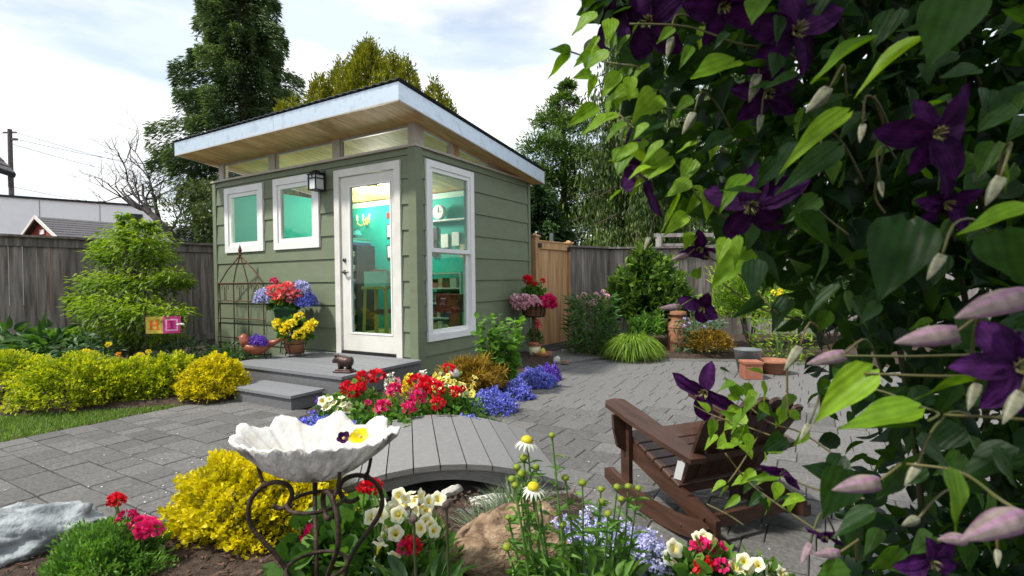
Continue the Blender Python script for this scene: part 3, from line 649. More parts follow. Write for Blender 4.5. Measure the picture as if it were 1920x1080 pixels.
for y, z in ((-.17, 1.63), (.72, 1.6), (.72, .35)): gg = G(); gg.box(.045, .06, y-.03, y+.06, z-.035, z+.035); gg.obj('hinge', 'black_metal', gate)
gg = G(); gg.tube([(0, 0, 0), (0, 0, 1.9)], .035, 10); o = gg.obj('metal_post', 'zinc', loc=(-3.95, 8.05, 0)); tag(o, 'plain grey metal post standing behind the cedar gate', 'post')

# =================================================================== BEYOND THE FENCE
def bg(px, py, d): return at(px, py, d)
hall = thing('white_building', 'long white flat-roofed building behind the left fence', 'building', at(140, 480, 32)-Vector((0, 0, 2.5)))
def toloc(o, p): return Vector(p)-Vector(o.location)
b = at(288, 389, 34); a = at(-200, 354, 26.6); zt = b.z; a.z = zt
dirn = (b-a); dirn.normalize(); back = Vector((-dirn.y, dirn.x, 0))
def bblock(gg, a, b, back, dep, z0, z1, root):
    v = [Vector((p.x, p.y, z)) for z in (z0, z1) for p in (a, b, b+back*dep, a+back*dep)]
    gg.add([toloc(root, p) for p in v], [(3, 2, 1, 0), (4, 5, 6, 7), (0, 1, 5, 4), (1, 2, 6, 5), (2, 3, 7, 6), (3, 0, 4, 7)])
gg = G(); bblock(gg, a, b, back, 10, 0, zt, hall); gg.obj('wall', 'stucco', hall)
gg = G(); bblock(gg, a-back*.1-dirn*.1, b-back*.1+dirn*.1, back, 10.2, zt, zt+.12, hall); gg.obj('parapet_cap', 'black_metal', hall)
for k in range(1, 4):
    p = a+dirn*(k*(b-a).length/4); gg = G(); bblock(gg, p-dirn*.015-back*.02, p+dirn*.015-back*.02, back, .019, 0, zt-.05, hall); gg.obj('panel_joint', 'zinc', hall)
p = b-dirn*.9; gg = G(); bblock(gg, p-dirn*.35-back*.06, p+dirn*.3-back*.06, back, .055, zt-1.5, zt-.5, hall); gg.obj('window', 'dark_shelf', hall)
gg = G(); bblock(gg, a-back*.03, b-back*.03, back, .025, zt-2.3, zt-2.22, hall); gg.obj('band', 'zinc', hall)
# red shed: gable to the left, roof running right and back
GL, GR = at(50, 446, 23.5), at(116, 446, 21.6); GL.z = GR.z = GR.z+.1; uu = (GR-GL).normalized(); vv = Vector((-uu.y, uu.x, 0)); vv = vv if vv.dot(CR) > 0 else -vv
bar = thing('red_shed', 'small red shed with grey shingle roof beyond the left fence', 'shed', (GL.x, GL.y, 0))
span = (GR-GL).length; AP = (GL+GR)/2; AP.z = at(80, 409, 22.5).z; LNR = 7.0
q = lambda p: toloc(bar, p)
gg = G(); e = [Vector((p.x, p.y, z)) for p in (GL, GR, GR+vv*LNR, GL+vv*LNR) for z in (0, GL.z)]
gg.add([q(p) for p in e], [(0, 2, 3, 1), (2, 4, 5, 3), (4, 6, 7, 5), (6, 0, 1, 7)]); gg.add([q(GL), q(GR), q(AP)], [(0, 1, 2)]); gg.add([q(GL+vv*LNR), q(GR+vv*LNR), q(AP+vv*LNR)], [(0, 1, 2)]); gg.obj('wall', 'red_paint', bar)
for sd_ in (GR, GL):
    out_ = (sd_-AP); ed = AP+out_*1.14; gg = G(); n = 8
    for i in range(n):
        p0, p1 = ed.lerp(AP, i/n), ed.lerp(AP, (i+1)/n); up_ = Vector((0, 0, 1))
        v = [p0-vv*.25+up_*.07, p0+vv*(LNR+.2)+up_*.07, p1+vv*(LNR+.2)+up_*.05, p1-vv*.25+up_*.05, p0-vv*.25+up_*.03, p0+vv*(LNR+.2)+up_*.03, p1+vv*(LNR+.2)+up_*.01, p1-vv*.25+up_*.01]
        gg.add([q(p) for p in v], [(0, 1, 2, 3), (4, 5, 1, 0), (7, 6, 5, 4), (0, 3, 7, 4), (1, 5, 6, 2)])
    gg.obj('roof', 'shingle', bar)
    gg = G(); gg.beam(q(ed-vv*.28), q(AP-vv*.28+Vector((0, 0, .03))), .05, .13); gg.obj('barge_board', 'trim_cream', bar)
vc = (GL+GR)/2-vv*.04; vc.z = GL.z+.25; gg = G(); gg.beam(q(vc-uu*.22), q(vc+uu*.22), .04, .2); gg.obj('vent', 'white_paint', bar)
# eave corner of a house at the far left
hs = thing('neighbour_house', 'corner of a neighbouring house with a dark shingle roof at the left edge', 'house', (at(-300, 400, 19).x, at(-300, 400, 19).y, 0)); q = lambda p: toloc(hs, p)
E0, E1 = at(-260, 236, 17), at(29, 326, 20); E1.z -= .0; rd = Vector((-1.2, .2, 1.3)).normalized()
R0 = at(-260, 90, 17.5); R1 = at(-30, 262, 20.6)
for i in range(6):
    gg = G(); a0, a1 = E0.lerp(R0, i/6), E1.lerp(R1, i/6); b0, b1 = E0.lerp(R0, (i+1)/6), E1.lerp(R1, (i+1)/6); u_ = Vector((0, 0, .05))
    gg.add([q(p) for p in (a0, a1, b1, b0, a0+u_, a1+u_, b1+u_*.4, b0+u_*.4)], [(3, 2, 1, 0), (4, 5, 6, 7), (0, 1, 5, 4), (1, 2, 6, 5), (2, 3, 7, 6)]); gg.obj('shingle_course', 'shingle', hs)
gg = G(); gg.beam(q(E0-Vector((0, 0, .08))), q(E1-Vector((0, 0, .08))), .06, .16); gg.obj('gutter', 'black_metal', hs)
gg = G(); x_ = at(20, 330, 20.2); gg.box(q(x_).x-.07, q(x_).x+.07, q(x_).y-.07, q(x_).y+.07, x_.z-.45, x_.z); gg.obj('bracket', 'pole_wood', hs)
gg = G(); wl = [at(-520, 400, 17), at(-130, 400, 20)]; v = [Vector((p.x, p.y, z)) for p in wl for z in (0, E1.z-.1)]; rr_ = ray(-130, 540); back2 = Vector((rr_.x, rr_.y, 0)).normalized()*3; v += [p+back2 for p in v]
gg.add([q(p) for p in v], [(0, 2, 3, 1), (2, 6, 7, 3), (4, 5, 7, 6), (0, 1, 5, 4)]); gg.obj('wall', 'stucco', hs)
# utility pole and wires
P2 = at(22, 380, 40); pole = thing('utility_pole', 'wooden utility pole carrying wires beyond the white building', 'pole', (P2.x, P2.y, 0), YAW)
pt = at(20, 243, 40).z; gg = G(); gg.tube([(0, 0, 0), (0, 0, pt)], [.2, .14], 10); gg.obj('shaft', 'pole_wood', pole)
gg = G(); gg.box(-.1, .55, -.08, .08, pt-.85, pt-.70); gg.box(-.5, .5, -.06, .06, pt-.30, pt-.2); gg.obj('cross_arm', 'pole_wood', pole)
for (xa, ya), (xb, yb) in (((22, 246), (420, 335)), ((22, 259), (420, 318)), ((22, 270), (420, 352)), ((22, 246), (-60, 236)), ((22, 350), (420, 400))):
    A_, B_ = at(xa, ya, 40), at(xb, yb, 46); pts_ = [A_.lerp(B_, t/14)-Vector((0, 0, .5*math.sin(math.pi*t/14))) for t in range(15)]
    gg = G(); gg.tube([p-pole.location for p in pts_], .018, 4); o = gg.obj('wire', 'pole_wood', pole)
    # parts of the pole are built in unturned coordinates
    o.matrix_local = Matrix.Rotation(-YAW, 4, 'Z')

# ---- trees
def tree_root(name, label, p, group=None): return thing(name, label, 'tree', (p.x, p.y, -.06), 0, group)
def conifer(root, H, Rb, n, mat, droop=.35, ln=.26, wd=.06, trunk=.2, seed=1, power=.85, low=.05, sway=.18, whorl=1, vr=.72, dens=130, low_f=1.):
    g_ = np.random.default_rng(seed); gg = G(); gg.tube([(0, 0, 0), (.02, 0, H*.5), (0, 0, H)], [trunk, trunk*.6, .02], 8)
    nbr = int(dens*(H/10)); P = []; D = []; T = []
    per = n//nbr
    for i in range(nbr):
        t = low+(1-low)*((i//whorl)*whorl/nbr)**.95+(g_.random()-.5)*.012; az = i*2.39996+g_.normal()*.3; z0_ = H*t
        Lb = Rb*((1-t)**power)*(vr+(1.22-vr)*g_.random())*min(1, low_f+(1-low_f)*z0_/(.38*H))+.12
        u = g_.random(per)**.6; out_ = Lb*u; side = g_.normal(size=per)*.13*Lb*(1.15-u)*1.6
        z = z0_+out_*(.10-droop*(u**1.2))+g_.normal(size=per)*.05-np.abs(g_.normal(size=per))*sway*(.4+.6*u)
        ca, sa = math.cos(az), math.sin(az)
        P.append(np.stack([ca*out_-sa*side, sa*out_+ca*side, z], 1))
        dd = np.stack([ca*np.ones(per)-sa*side*1.5/(.1+Lb), sa*np.ones(per)+ca*side*1.5/(.1+Lb), -.25-droop*u*1.1+g_.normal(size=per)*.25], 1); D.append(dd+g_.normal(size=(per, 3))*.25)
        T.append(np.clip(.15+.6*u*g_.random(per)+.25*g_.random(per)+.2*g_.normal(), 0, 1))
        gg.tube([(0, 0, z0_), (ca*Lb*.5, sa*Lb*.5, z0_+Lb*(.05-droop*.43*.5)), (ca*Lb*.9, sa*Lb*.9, z0_+Lb*.9*(.10-droop*.88))], [.04*(1-t)+.012, .02, .006], 4)
    gg.obj('trunk', 'bark', root, True)
    P = np.concatenate(P); D = np.concatenate(D); T = np.concatenate(T); m_ = len(P)
    swarm('crown', leaves(P, D, rdir(m_, .8), ln*(.6+.8*rng.random(m_)), wd*(.7+.6*rng.random(m_)), 'diamond', T), mat, root)
sp = tree_root('spruce_tree', 'tall dark spruce tree rising behind the left end of the shed', at(460, 430, 15.5)); conifer(sp, 14.6, 3.35, 180000, 'spruce_needle', .26, .15, .036, .22, 2, 1.15, .04, .30, whorl=6, vr=.62, dens=150, low_f=.3)
# a clipped golden cypress of several upright plumes
gc = tree_root('golden_cypress', 'golden yellow cypress tree behind the shed roof', at(690, 430, 11.3)); gp = Vector(gc.location); A = []
for px, py, rr, n_ in ((530, 200, .6, 9000), (690, 88, 1.15, 22000), (640, 120, .85, 8000), (600, 150, .85, 8000), (760, 118, .85, 8000), (815, 160, .75, 7000), (735, 105, .8, 7000), (550, 195, .7, 5000), (840, 190, .55, 4000), (665, 150, 1.1, 8000), (770, 170, 1.1, 8000), (590, 200, 1., 7000)):
    n_ = int(n_*1.5); tp = at(px, py, 11.3+random.uniform(-.5, .6))-gp; H_ = 3.2
    u = rng.random(n_)**.75; az = rng.random(n_)*6.283; lp = 1+.22*np.sin(az*5+u*14+px)+.15*np.sin(az*9-u*23); r_ = rr*(u**.62)*lp*(.62+.38*np.sqrt(rng.random(n_)))
    P = np.stack([tp.x+np.cos(az)*r_, tp.y+np.sin(az)*r_, tp.z-u*H_+.1*rng.normal(size=n_)], 1); D = np.stack([np.cos(az)*.6, np.sin(az)*.6, .8+0*az], 1)+rng.normal(size=(n_, 3))*.3
    A.append(leaves(P, D, rdir(n_), .055+.06*rng.random(n_), .032, 'diamond', np.clip(rng.random(n_)*.75+.25*(lp-.8), 0, 1)))
swarm('crown', cat(*A), 'gold_cypress', gc); gg = G(); gg.tube([(0, 0, 0), (0, 0, 2), (.05, .1, 4.4)], [.2, .15, .04], 8); gg.obj('trunk', 'bark', gc, True)
# broad dark tree right of the shed
dt = tree_root('cedar_tree', 'dark green feathery tree right of the shed roof', at(1055, 430, 15)); dv_ = Vector(dt.location); A = []
for px, py, rr in ((1063, 165, .22), (1058, 195, .42), (1035, 235, .55), (1080, 245, .6), (1020, 285, .65), (1065, 300, .8), (1100, 310, .7), (1005, 340, .7), (1050, 355, .95), (1095, 370, .9), (1000, 400, .8), (1045, 420, .9), (1090, 425, .9), (1130, 400, .7)):
    A.append(mound(at(px, py, 15+random.uniform(-.6, .6))-dv_, (rr, rr, rr*.75), int(2600*rr+400), .11, .036, 'diamond', .15, 6, .36, px, .25, -50))
swarm('crown', cat(*A), 'cypress_green', dt); gg = G(); gg.tube([(0, 0, 0), (.05, 0, 3), (.1, 0, 5.8)], [.2, .12, .03], 7); gg.obj('trunk', 'bark', dt)
dt2 = tree_root('cedar_tree', 'low dark tree filling the gap between shed and weeping cedar', at(1010, 430, 13)); conifer(dt2, 3.6, 1.6, 22000, 'dark_leaf', .2, .16, .06, .12, 6, .6, .05, .2)
# weeping cedar: hanging curtains
def weeping(root, H, Rb, n, mat, seed):
    g_ = np.random.default_rng(seed); gg = G(); gg.tube([(0, 0, 0), (.1, 0, H*.5), (0, .1, H)], [.25, .16, .03], 8); A = []
    for i in range(170):
        t = .12+.86*g_.random(); az = g_.random()*6.283; Lb = Rb*(1-t**2*.8)*(.35+.7*g_.random()); z0_ = H*t
        tip = np.array([math.cos(az)*Lb, math.sin(az)*Lb, z0_-.2]); per = n//170
        gg.tube([(0, 0, z0_-.1), (tip[0]*.5, tip[1]*.5, z0_+.15), tuple(tip)], [.04, .025, .008], 4)
        k = g_.random(per); hang = g_.random(per)**.8*(.5+.8*g_.random())*min(1.8, z0_-.2); st = np.round(k*9)/9+g_.normal(size=per)*.02
        P = np.stack([tip[0]*st+g_.normal(size=per)*.10, tip[1]*st+g_.normal(size=per)*.10, z0_+.1-.3*st-hang], 1)
        D = np.stack([g_.normal(size=per)*.25, g_.normal(size=per)*.25, -np.ones(per)], 1)
        A.append(leaves(P, D, rdir(per), .10+.10*g_.random(per), .045, 'diamond', np.clip(g_.random(per)*.8+.2*g_.normal(), 0, 1)))
    swarm('crown', cat(*A), mat, root); gg.obj('trunk', 'bark', root, True)
wc = tree_root('weeping_cedar', 'weeping cedar with hanging pale green foliage behind the gate fence', at(1195, 430, 13.5)); weeping(wc, 8.8, 2.5, 130000, 'weeping_leaf', 3)
wc2 = tree_root('weeping_cedar', 'tall weeping tree mostly hidden behind the clematis leaves', at(1400, 430, 14.5)); weeping(wc2, 9.0, 3.2, 80000, 'weeping_leaf', 9)
mt = tree_root('cedar_tree', 'dark evergreen far behind the clematis at the right edge', at(1680, 430, 15)); conifer(mt, 8, 2.8, 30000, 'dark_leaf', .25, .22, .07, .16, 8, .6, .05, .2)
# bare tree
bt = tree_root('bare_tree', 'leafless grey tree with twisted branches against the sky', at(345, 460, 15)); gg = G(); g_ = random.Random(5); bl = Vector(bt.location)
def branch(p, d, ln_, r_, lv):
    pts_ = [p]; q_ = p.copy(); dd = d.copy()
    for i in range(5):
        dd = (dd+Vector((g_.gauss(0, .16), g_.gauss(0, .16), g_.gauss(.03, .14)))).normalized(); q_ = q_+dd*ln_/5; pts_.append(q_.copy())
    gg.tube(pts_, [r_*(1-.11*i) for i in range(6)], 5 if lv < 2 else 4, False)
    if lv < 6:
        for i in range(g_.choice((2, 3, 3)) if lv > 0 else 3):
            k = g_.choice((2, 3, 4, 5)) if lv > 0 else (3, 4, 5)[i]
            sd = Vector((g_.gauss(0, 1), g_.gauss(0, 1), g_.gauss(.25, .8))).normalized(); nd_ = (dd*.75+sd*.72).normalized()
            branch(pts_[k].copy(), nd_, ln_*g_.uniform(.58, .78), r_*.52, lv+1)
for (xa, ya), (xb, yb), r_ in (((345, 470), (282, 400), .15), ((282, 400), (222, 345), .06), ((282, 400), (250, 325), .06), ((300, 420), (296, 360), .045), ((290, 410), (200, 330), .045), ((285, 404), (235, 300), .05), ((300, 422), (265, 310), .045), ((318, 440), (330, 370), .04), ((275, 395), (195, 365), .04)):
    a_, b_ = at(xa, ya, 15)-bl, at(xb, yb, 15+random.uniform(-.4, .4))-bl
    if ya == 470: gg.tube([(a_.x, a_.y, 0), a_, a_.lerp(b_, .5)+Vector((0, 0, .06)), b_], [.17, .14, .11, .075], 7)
    else: branch(a_, (b_-a_).normalized(), (b_-a_).length*.78, r_, 1)
gg.obj('branches', 'bark_grey', bt, True)
ol = tree_root('small_tree', 'grey green leafy tree under the spruce beside the bare tree', at(350, 455, 13.2)); ov = Vector(ol.location); A = []
for px, py, rr in ((330, 395, .45), (362, 365, .5), (350, 425, .5), (390, 410, .5), (385, 365, .4)):
    A.append(mound(at(px, py, 13.2)-ov, (rr, rr, rr*.8), 330, .09, .04, k=6, amp=.3, seed=px, inner=.2))
swarm('crown', cat(*A), 'olive_leaf', ol); gg = G(); gg.tube([(0, 0, 0), (.05, 0, 1.2), (.1, 0, 2.3)], [.07, .05, .02], 6); gg.obj('trunk', 'bark_grey', ol)

# =================================================================== INSIDE THE SHED
RB = YB-.10                                            # inner face of the back wall
lampo = thing('ceiling_light', 'round white ceiling light glowing inside the shed', 'lamp', (-6.12, 6.12, soffz(6.12)))
gg = G(); gg.lathe([(.15, 0), (.15, -.02), (.145, -.022)], 24); gg.obj('base_ring', 'white_paint', lampo); gg = G(); gg.lathe([(.143, -.022), (.125, -.055), (.08, -.08), (.02, -.09)], 24); gg.obj('diffuser', 'lamp_dome', lampo, True)
ld = bpy.data.lights.new('ceiling_lamp', 'POINT'); ld.shadow_soft_size = .12; ld.energy = 95; ld.color = (1, .96, .88); lo = bpy.data.objects.new('lamp_light', ld); C.objects.link(lo); lo.parent = lampo; lo.location = (0, 0, -.26)
wl_ = bpy.data.lights.new('sconce_lamp', 'POINT'); wl_.energy = 10; wl_.color = (1, .86, .62); wl_.shadow_soft_size = .06; wlo = bpy.data.objects.new('sconce_light', wl_); C.objects.link(wlo); wlo.location = (-7.0, RB-.2, 2.35)
sc_ = thing('wall_sconce', 'brass candle sconce with lit bulbs on the turquoise back wall', 'lamp', (-7.0, RB, 2.2))
gg = G(); gg.lathe([(.05, 0), (.045, .02), (.01, .03)], 14); gg.v = [(p[0], -p[2], p[1]*1.4) for p in gg.v]
for sx in (-1, 0, 1): gg.tube([(0, -.03, -.03), (sx*.08, -.08, -.09), (sx*.15, -.10, -.05), (sx*.15, -.10, .0)], .008, 6); gg.lathe([(.028, 0), (.03, .006), (.008, .012)], 10, (sx*.15, -.10, 0))
gg.obj('frame', 'stool_yellow', sc_)
for sx in (-1, 0, 1):
    gg = G(); gg.lathe([(.012, .012), (.012, .05)], 8, (sx*.15, -.10, 0)); gg.obj('candle', 'white_paint', sc_); gg = G(); gg.lathe([(.008, .05), (.018, .07), (.012, .095), (.002, .11)], 8, (sx*.15, -.10, 0)); gg.obj('bulb', 'bulb', sc_)
st = thing('wooden_stool', 'pale yellow stool standing inside the shed doorway', 'stool', (-5.56, 5.6, .262), R(8))
gg = G(); gg.box(-.22, .22, -.17, .17, .725, .765, bev=.01); gg.obj('seat', 'stool_yellow', st)
for sx in (-1, 1):
    for sy in (-1, 1): gg = G(); gg.beam((sx*.205, sy*.15, 0), (sx*.18, sy*.13, .725), .05, .045); gg.obj('leg', 'stool_yellow', st)
gg = G(); gg.box(-.18, .18, -.147, -.12, .36, .42); gg.obj('stretcher', 'cloth_brown', st); gg = G(); gg.box(-.18, .18, .12, .147, .36, .42); gg.obj('stretcher', 'cloth_brown', st)
bb = thing('bread_box', 'pale aqua box standing on the stool in the doorway', 'box', (-5.54, 5.6, 1.028), R(8))
gg = G(); prof = [(-.15, 0), (.15, 0), (.15, .16), (.10, .22), (-.15, .22)]; gg.prism(prof, -.2, .2, Matrix(((0, 0, 1, 0), (1, 0, 0, 0), (0, 1, 0, 0), (0, 0, 0, 1)))); gg.obj('body', 'box_teal', bb); gg = G(); gg.box(-.12, .05, -.1, .08, .221, .245); gg.obj('folded_cloth', 'cloth_pink', bb)
shf = thing('fabric_shelf', 'dark shelf unit packed with folded fabric left inside the door', 'shelf', (-6.93, 6.3, .262))
gg = G()
for sx in (-.34, .32): gg.box(sx, sx+.02, -.2, .2, 0, 1.45)
for k in range(7): gg.box(-.32, .32, -.2, .2, .02+k*.235, .04+k*.235)
gg.box(-.34, .34, .2, .21, 0, 1.45); gg.obj('frame', 'dark_shelf', shf)
cl_ = ['cloth_navy', 'cloth_green', 'cloth_teal', 'cloth_cream', 'cloth_grey', 'cloth_brown', 'cloth_white']
for k in range(7):
    for x in (-.16, .16):
        z_ = .045+k*.235
        for j in range(3):
            h_ = random.uniform(.03, .06); gg = G(); m_ = random.choice(cl_ if k > 1 else ['cloth_yellow', 'cloth_teal', 'cloth_yellow', 'cloth_green']); gg.box(x-.13+random.uniform(-.02, .02), x+.12, -.24+random.uniform(-.02, .03), .18, z_, z_+h_-.004, bev=.008); gg.obj('folded_fabric', m_, shf); z_ += h_
        if k == 6: gg = G(); gg.lathe([(.06, 0), (.09, .06), (.05, .14), (.06, .16)], 12, (x, -.02, z_)); gg.obj('vase', random.choice(cl_), shf)
for i, (z_, h_) in enumerate(((1.72, .24), (1.36, .24), (2.0, .1))):
    t = thing('picture_frame', ('upper dark picture frame on the turquoise wall by the door edge', 'lower dark picture frame on the turquoise wall by the door edge', 'small red plaque above the two dark picture frames')[i], 'picture', (-6.42, RB, z_+.26))
    part('frame', 'dark_shelf' if i < 2 else 'red_box', t, (-.09, .09, -.025, -.001, -h_/2, h_/2))
    if i < 2: part('print', 'paper', t, (-.07, .07, -.028, -.0252, -h_/2+.02, h_/2-.02))
bc = thing('bookcase', 'white bookcase of craft boxes seen through the tall window', 'shelf', (-5.2, 6.5, .262))
gg = G()
for sx in (-.28, .55): gg.box(sx, sx+.02, -.18, .2, 0, .95)
for k in range(5): gg.box(-.26, .55, -.18, .2, .02+k*.23, .04+k*.23)
gg.obj('frame', 'white_paint', bc)
for k in range(4):
    x = -.24
    while x < .45:
        w_ = random.uniform(.05, .16); gg = G(); gg.box(x, x+w_-.01, -.17, .12, .042+k*.23, .042+k*.23+random.uniform(.07, .18)); gg.obj('craft_box', random.choice(['cloth_brown', 'cloth_white', 'cloth_grey', 'paper', 'dark_shelf', 'cloth_cream', 'cloth_pink', 'cloth_navy']), bc); x += w_
rb = thing('red_box', 'dark red box standing inside the tall window near the glass', 'box', (-4.16, 5.45, .262))
gg = G(); gg.box(-.02, .17, -.02, .02, 0, .42); gg.obj('stand', 'cloth_brown', rb); gg = G(); gg.box(-.16, .16, -.1, .1, .421, .66); gg.obj('box_body', 'red_box', rb); gg = G(); gg.box(-.08, .0, -.1025, -.1001, .60, .61); gg.obj('card_slot', 'paper', rb)
wsf = thing('wall_shelf', 'white wall shelf with pictures inside the tall window', 'shelf', (-5.15, RB-.12, 2.06))
gg = G(); gg.box(-.42, .40, -.02, .11, 0, .025); gg.obj('board', 'white_paint', wsf)
for x, h_, m_ in ((-.3, -.30, 'dark_shelf'), (-.3, -.55, 'dark_shelf'), (-.08, -.42, 'paper'), (.14, -.40, 'paper'), (.3, -.6, 'cloth_cream')):
    gg = G(); gg.box(x-.07, x+.07, .085, .11, h_, h_+.22); gg.obj('picture', m_, wsf)
ck = thing('mantel_clock', 'round white clock standing on the shelf inside the tall window', 'clock', (-5.25, RB-.10, 2.086))
gg = G(); gg.lathe([(.12, 0), (.12, .05), (.10, .06)], 20); gg.v = [(p[0], -p[2], p[1]+.12) for p in gg.v]; gg.obj('case', 'white_paint', ck); gg = G(); gg.box(-.004, .004, -.066, -.0605, .12, .20); gg.box(-.004, .05, -.066, -.0606, .116, .124); gg.obj('hands', 'dark_shelf', ck)
# lantern by the door
lt = thing('wall_lantern', 'black framed wall lantern between the second window and the door', 'lamp', (-5.20, YW-.004, 2.27))
gg = G(); gg.box(-.045, .045, -.02, 0, -.02, .22); gg.obj('back_plate', 'black_metal', lt); gg = G(); gg.box(-.012, .012, -.09, -.02, .17, .19); gg.obj('arm', 'black_metal', lt)
gg = G()
for sx in (-1, 1):
    for sy in (-1, 1): gg.box(sx*.075-.007, sx*.075+.007, -.13+sy*.075-.007, -.13+sy*.075+.007, -.07, .14)
for z_ in (-.075, .085): gg.box(-.085, .085, -.215, -.045, z_, z_+.012)
gg.box(-.09, .09, -.22, -.04, .14, .155); gg.lathe([(.115, .155), (.05, .20), (.015, .215)], 4, (0, -.13, 0)); gg.box(-.005, .005, -.212, -.200, .09, .14); gg.obj('cage', 'black_metal', lt); gg = G(); gg.box(-.068, .068, -.198, -.062, -.062, .138); gg.obj('glass_panel', 'frost', lt); lt.scale = (.85, .85, .85)

# =================================================================== PLANT PIECES (meshes shared by alike pieces)
def petals(c, dirs, ln, wd, nrm, shape='round', T=None): return leaves(np.tile(np.array(c), (len(dirs), 1)) if np.ndim(c) == 1 else c, dirs, nrm, ln, wd, shape, T)
def ball_head(name, mat, r=.05, n=46, ln=.026, flat=.75):
    """domed flower head of many small florets"""
    d = rdir(n, .55); P = d*np.array([r, r, r*flat])*.72; D = unit(d+rng.normal(size=(n, 3))*.55); return trimesh(name, *leaves(P, D, d+rng.normal(size=(n, 3))*.3, ln*(.8+.5*rng.random(n)), ln*1.05, 'round', np.clip(.25+.5*rng.random(n)+.25*d[:, 2], 0, 1)), mat)
def trumpet(name, mat, r=.03, dep=.035, n=20):
    """petunia-like trumpet facing +z: tint 0 in the throat, 1 at the rim"""
    gg = G(); prof = [(.12, -1, 0), (.16, -.55, .0), (.42, -.06, .35), (.75, .06, .75), (1, .0, 1)]; v = []; t = []
    for rr, z, ti in prof:
        for k in range(n):
            a = 2*math.pi*k/n; lob = 1+.10*math.cos(5*a)*rr; v.append((math.cos(a)*r*rr*lob, math.sin(a)*r*rr*lob, z*dep+.1*r*math.sin(5*a+1)*rr*rr)); t.append(ti)
    gg.add(v, [(i*n+k, i*n+(k+1) % n, (i+1)*n+(k+1) % n, (i+1)*n+k) for i in range(4) for k in range(n)], t); return gg.mesh(name, mat, True)
HEAD = {c: [ball_head('flower_head', 'petal_'+c, flat=.7+.1*i) for i in range(2)] for c in ('red', 'magenta', 'coral', 'pink', 'pale_pink', 'violet', 'yellow', 'orange')}
TRUMP = {c: [trumpet('bloom', c)] for c in ('petunia', 'petunia_yellow')}
def face_rot(d, spin=0):
    return Vector(d).to_track_quat('Z', 'Y').to_euler()
def stemline(gg, a, b, r=.003, bow=.03):
    a = Vector(a); b = Vector(b); m = a.lerp(b, .55)+Vector((random.uniform(-bow, bow), random.uniform(-bow, bow), 0)); gg.tube([a, m, b], r, 5)
def plant(name, label, loc, group=None, cat_='plant'): return thing(name, label, cat_, loc, 0, group)
def local(t, p): return Vector(p)-Vector(t.location)
def centroid(ps): c = sum(ps, Vector())/len(ps); return Vector((c.x, c.y, 0))
def geranium(label, heads, foliage_r, col='red', size=1., base=None, nleaf=700, leaf=.035, mat='fresh_leaf', hz=None, group=None, z0=0.):
    """heads: list of world points; foliage dome below them"""
    b = Vector(base) if base else centroid(heads); t = plant('geranium', label, (b.x, b.y, 0), group); top = min(h.z for h in heads)
    hz = hz or max(.08, top-.02)
    swarm('foliage', mound((0, 0, z0), (foliage_r, foliage_r, hz), nleaf, leaf, leaf*1.1, 'round', .2, 8, .2, int(b.x*100) % 97, .45, .02+max(0, z0-.05)), mat, t, 'stuff')
    gg = G()
    for h in heads:
        p = local(t, h); stemline(gg, (p.x*.6, p.y*.6, max(.02, p.z-.2)), p); c_ = col if isinstance(col, str) else random.choice(col)
        link('flower_head', random.choice(HEAD[c_]), t, p, (random.uniform(-.3, .3), random.uniform(-.3, .3), random.uniform(0, 6)), size*random.uniform(.9, 1.12))
    gg.obj('stems', 'stem_green', t, kind='stuff'); return t
def lobelia(label, base, r, n=1600, mat='petal_blue', fl=.014, leafm_='mid_leaf', group=None, z0=0., name='lobelia'):
    b = Vector(base); t = plant(name, label, b, group); rx, ry, rz_ = r
    swarm('foliage', mound((0, 0, z0), (rx*.92, ry*.92, rz_*.9), n//2, .022, .009, 'diamond', .4, 8, .2, int(abs(b.x*37)) % 91, .4, .0), leafm_, t, 'stuff')
    d = rdir(int(n*1.6), .5); d = d[d[:, 2] > -.05][:n]; m_ = len(d); lp = lumps(d, 7, .2, int(abs(b.y*53)) % 91)
    P = np.array([0, 0, z0])+d*np.array([rx, ry, rz_])*(lp*(.82+.22*rng.random(m_)))[:, None]; A = []
    for k in range(3): A.append(leaves(P, rdir(m_)+d*.4, d+rng.normal(size=(m_, 3))*.3, fl*(.7+.5*rng.random(m_)), fl*.7, 'diamond', np.clip(.2+.5*rng.random(m_)+.3*d[:, 2], 0, 1)))
    swarm('blooms', cat(*A), mat, t, 'stuff'); return t
def petunia(label, blooms, base, fr, kind='petunia', size=1., leafmat='fresh_leaf', nleaf=500, face=None, group=None):
    b = Vector(base); t = plant('petunia', label, b, group)
    swarm('foliage', mound((0, 0, 0), fr, nleaf, .038, .018, 'diamond', .5, 8, .22, int(abs(b.x*71)) % 91, .4, .01), leafmat, t, 'stuff')
    for p in blooms:
        q_ = local(t, p); d = Vector((q_.x*1.2, q_.y*1.2, .10))*.6+(-CF)*.12+Vector((random.gauss(0, .07), random.gauss(0, .07), random.gauss(.06, .05)))
        k = kind if isinstance(kind, str) else random.choice(kind)
        link('bloom', TRUMP[k][0], t, q_, face_rot(d), size*random.uniform(.75, 1.15))
    return t
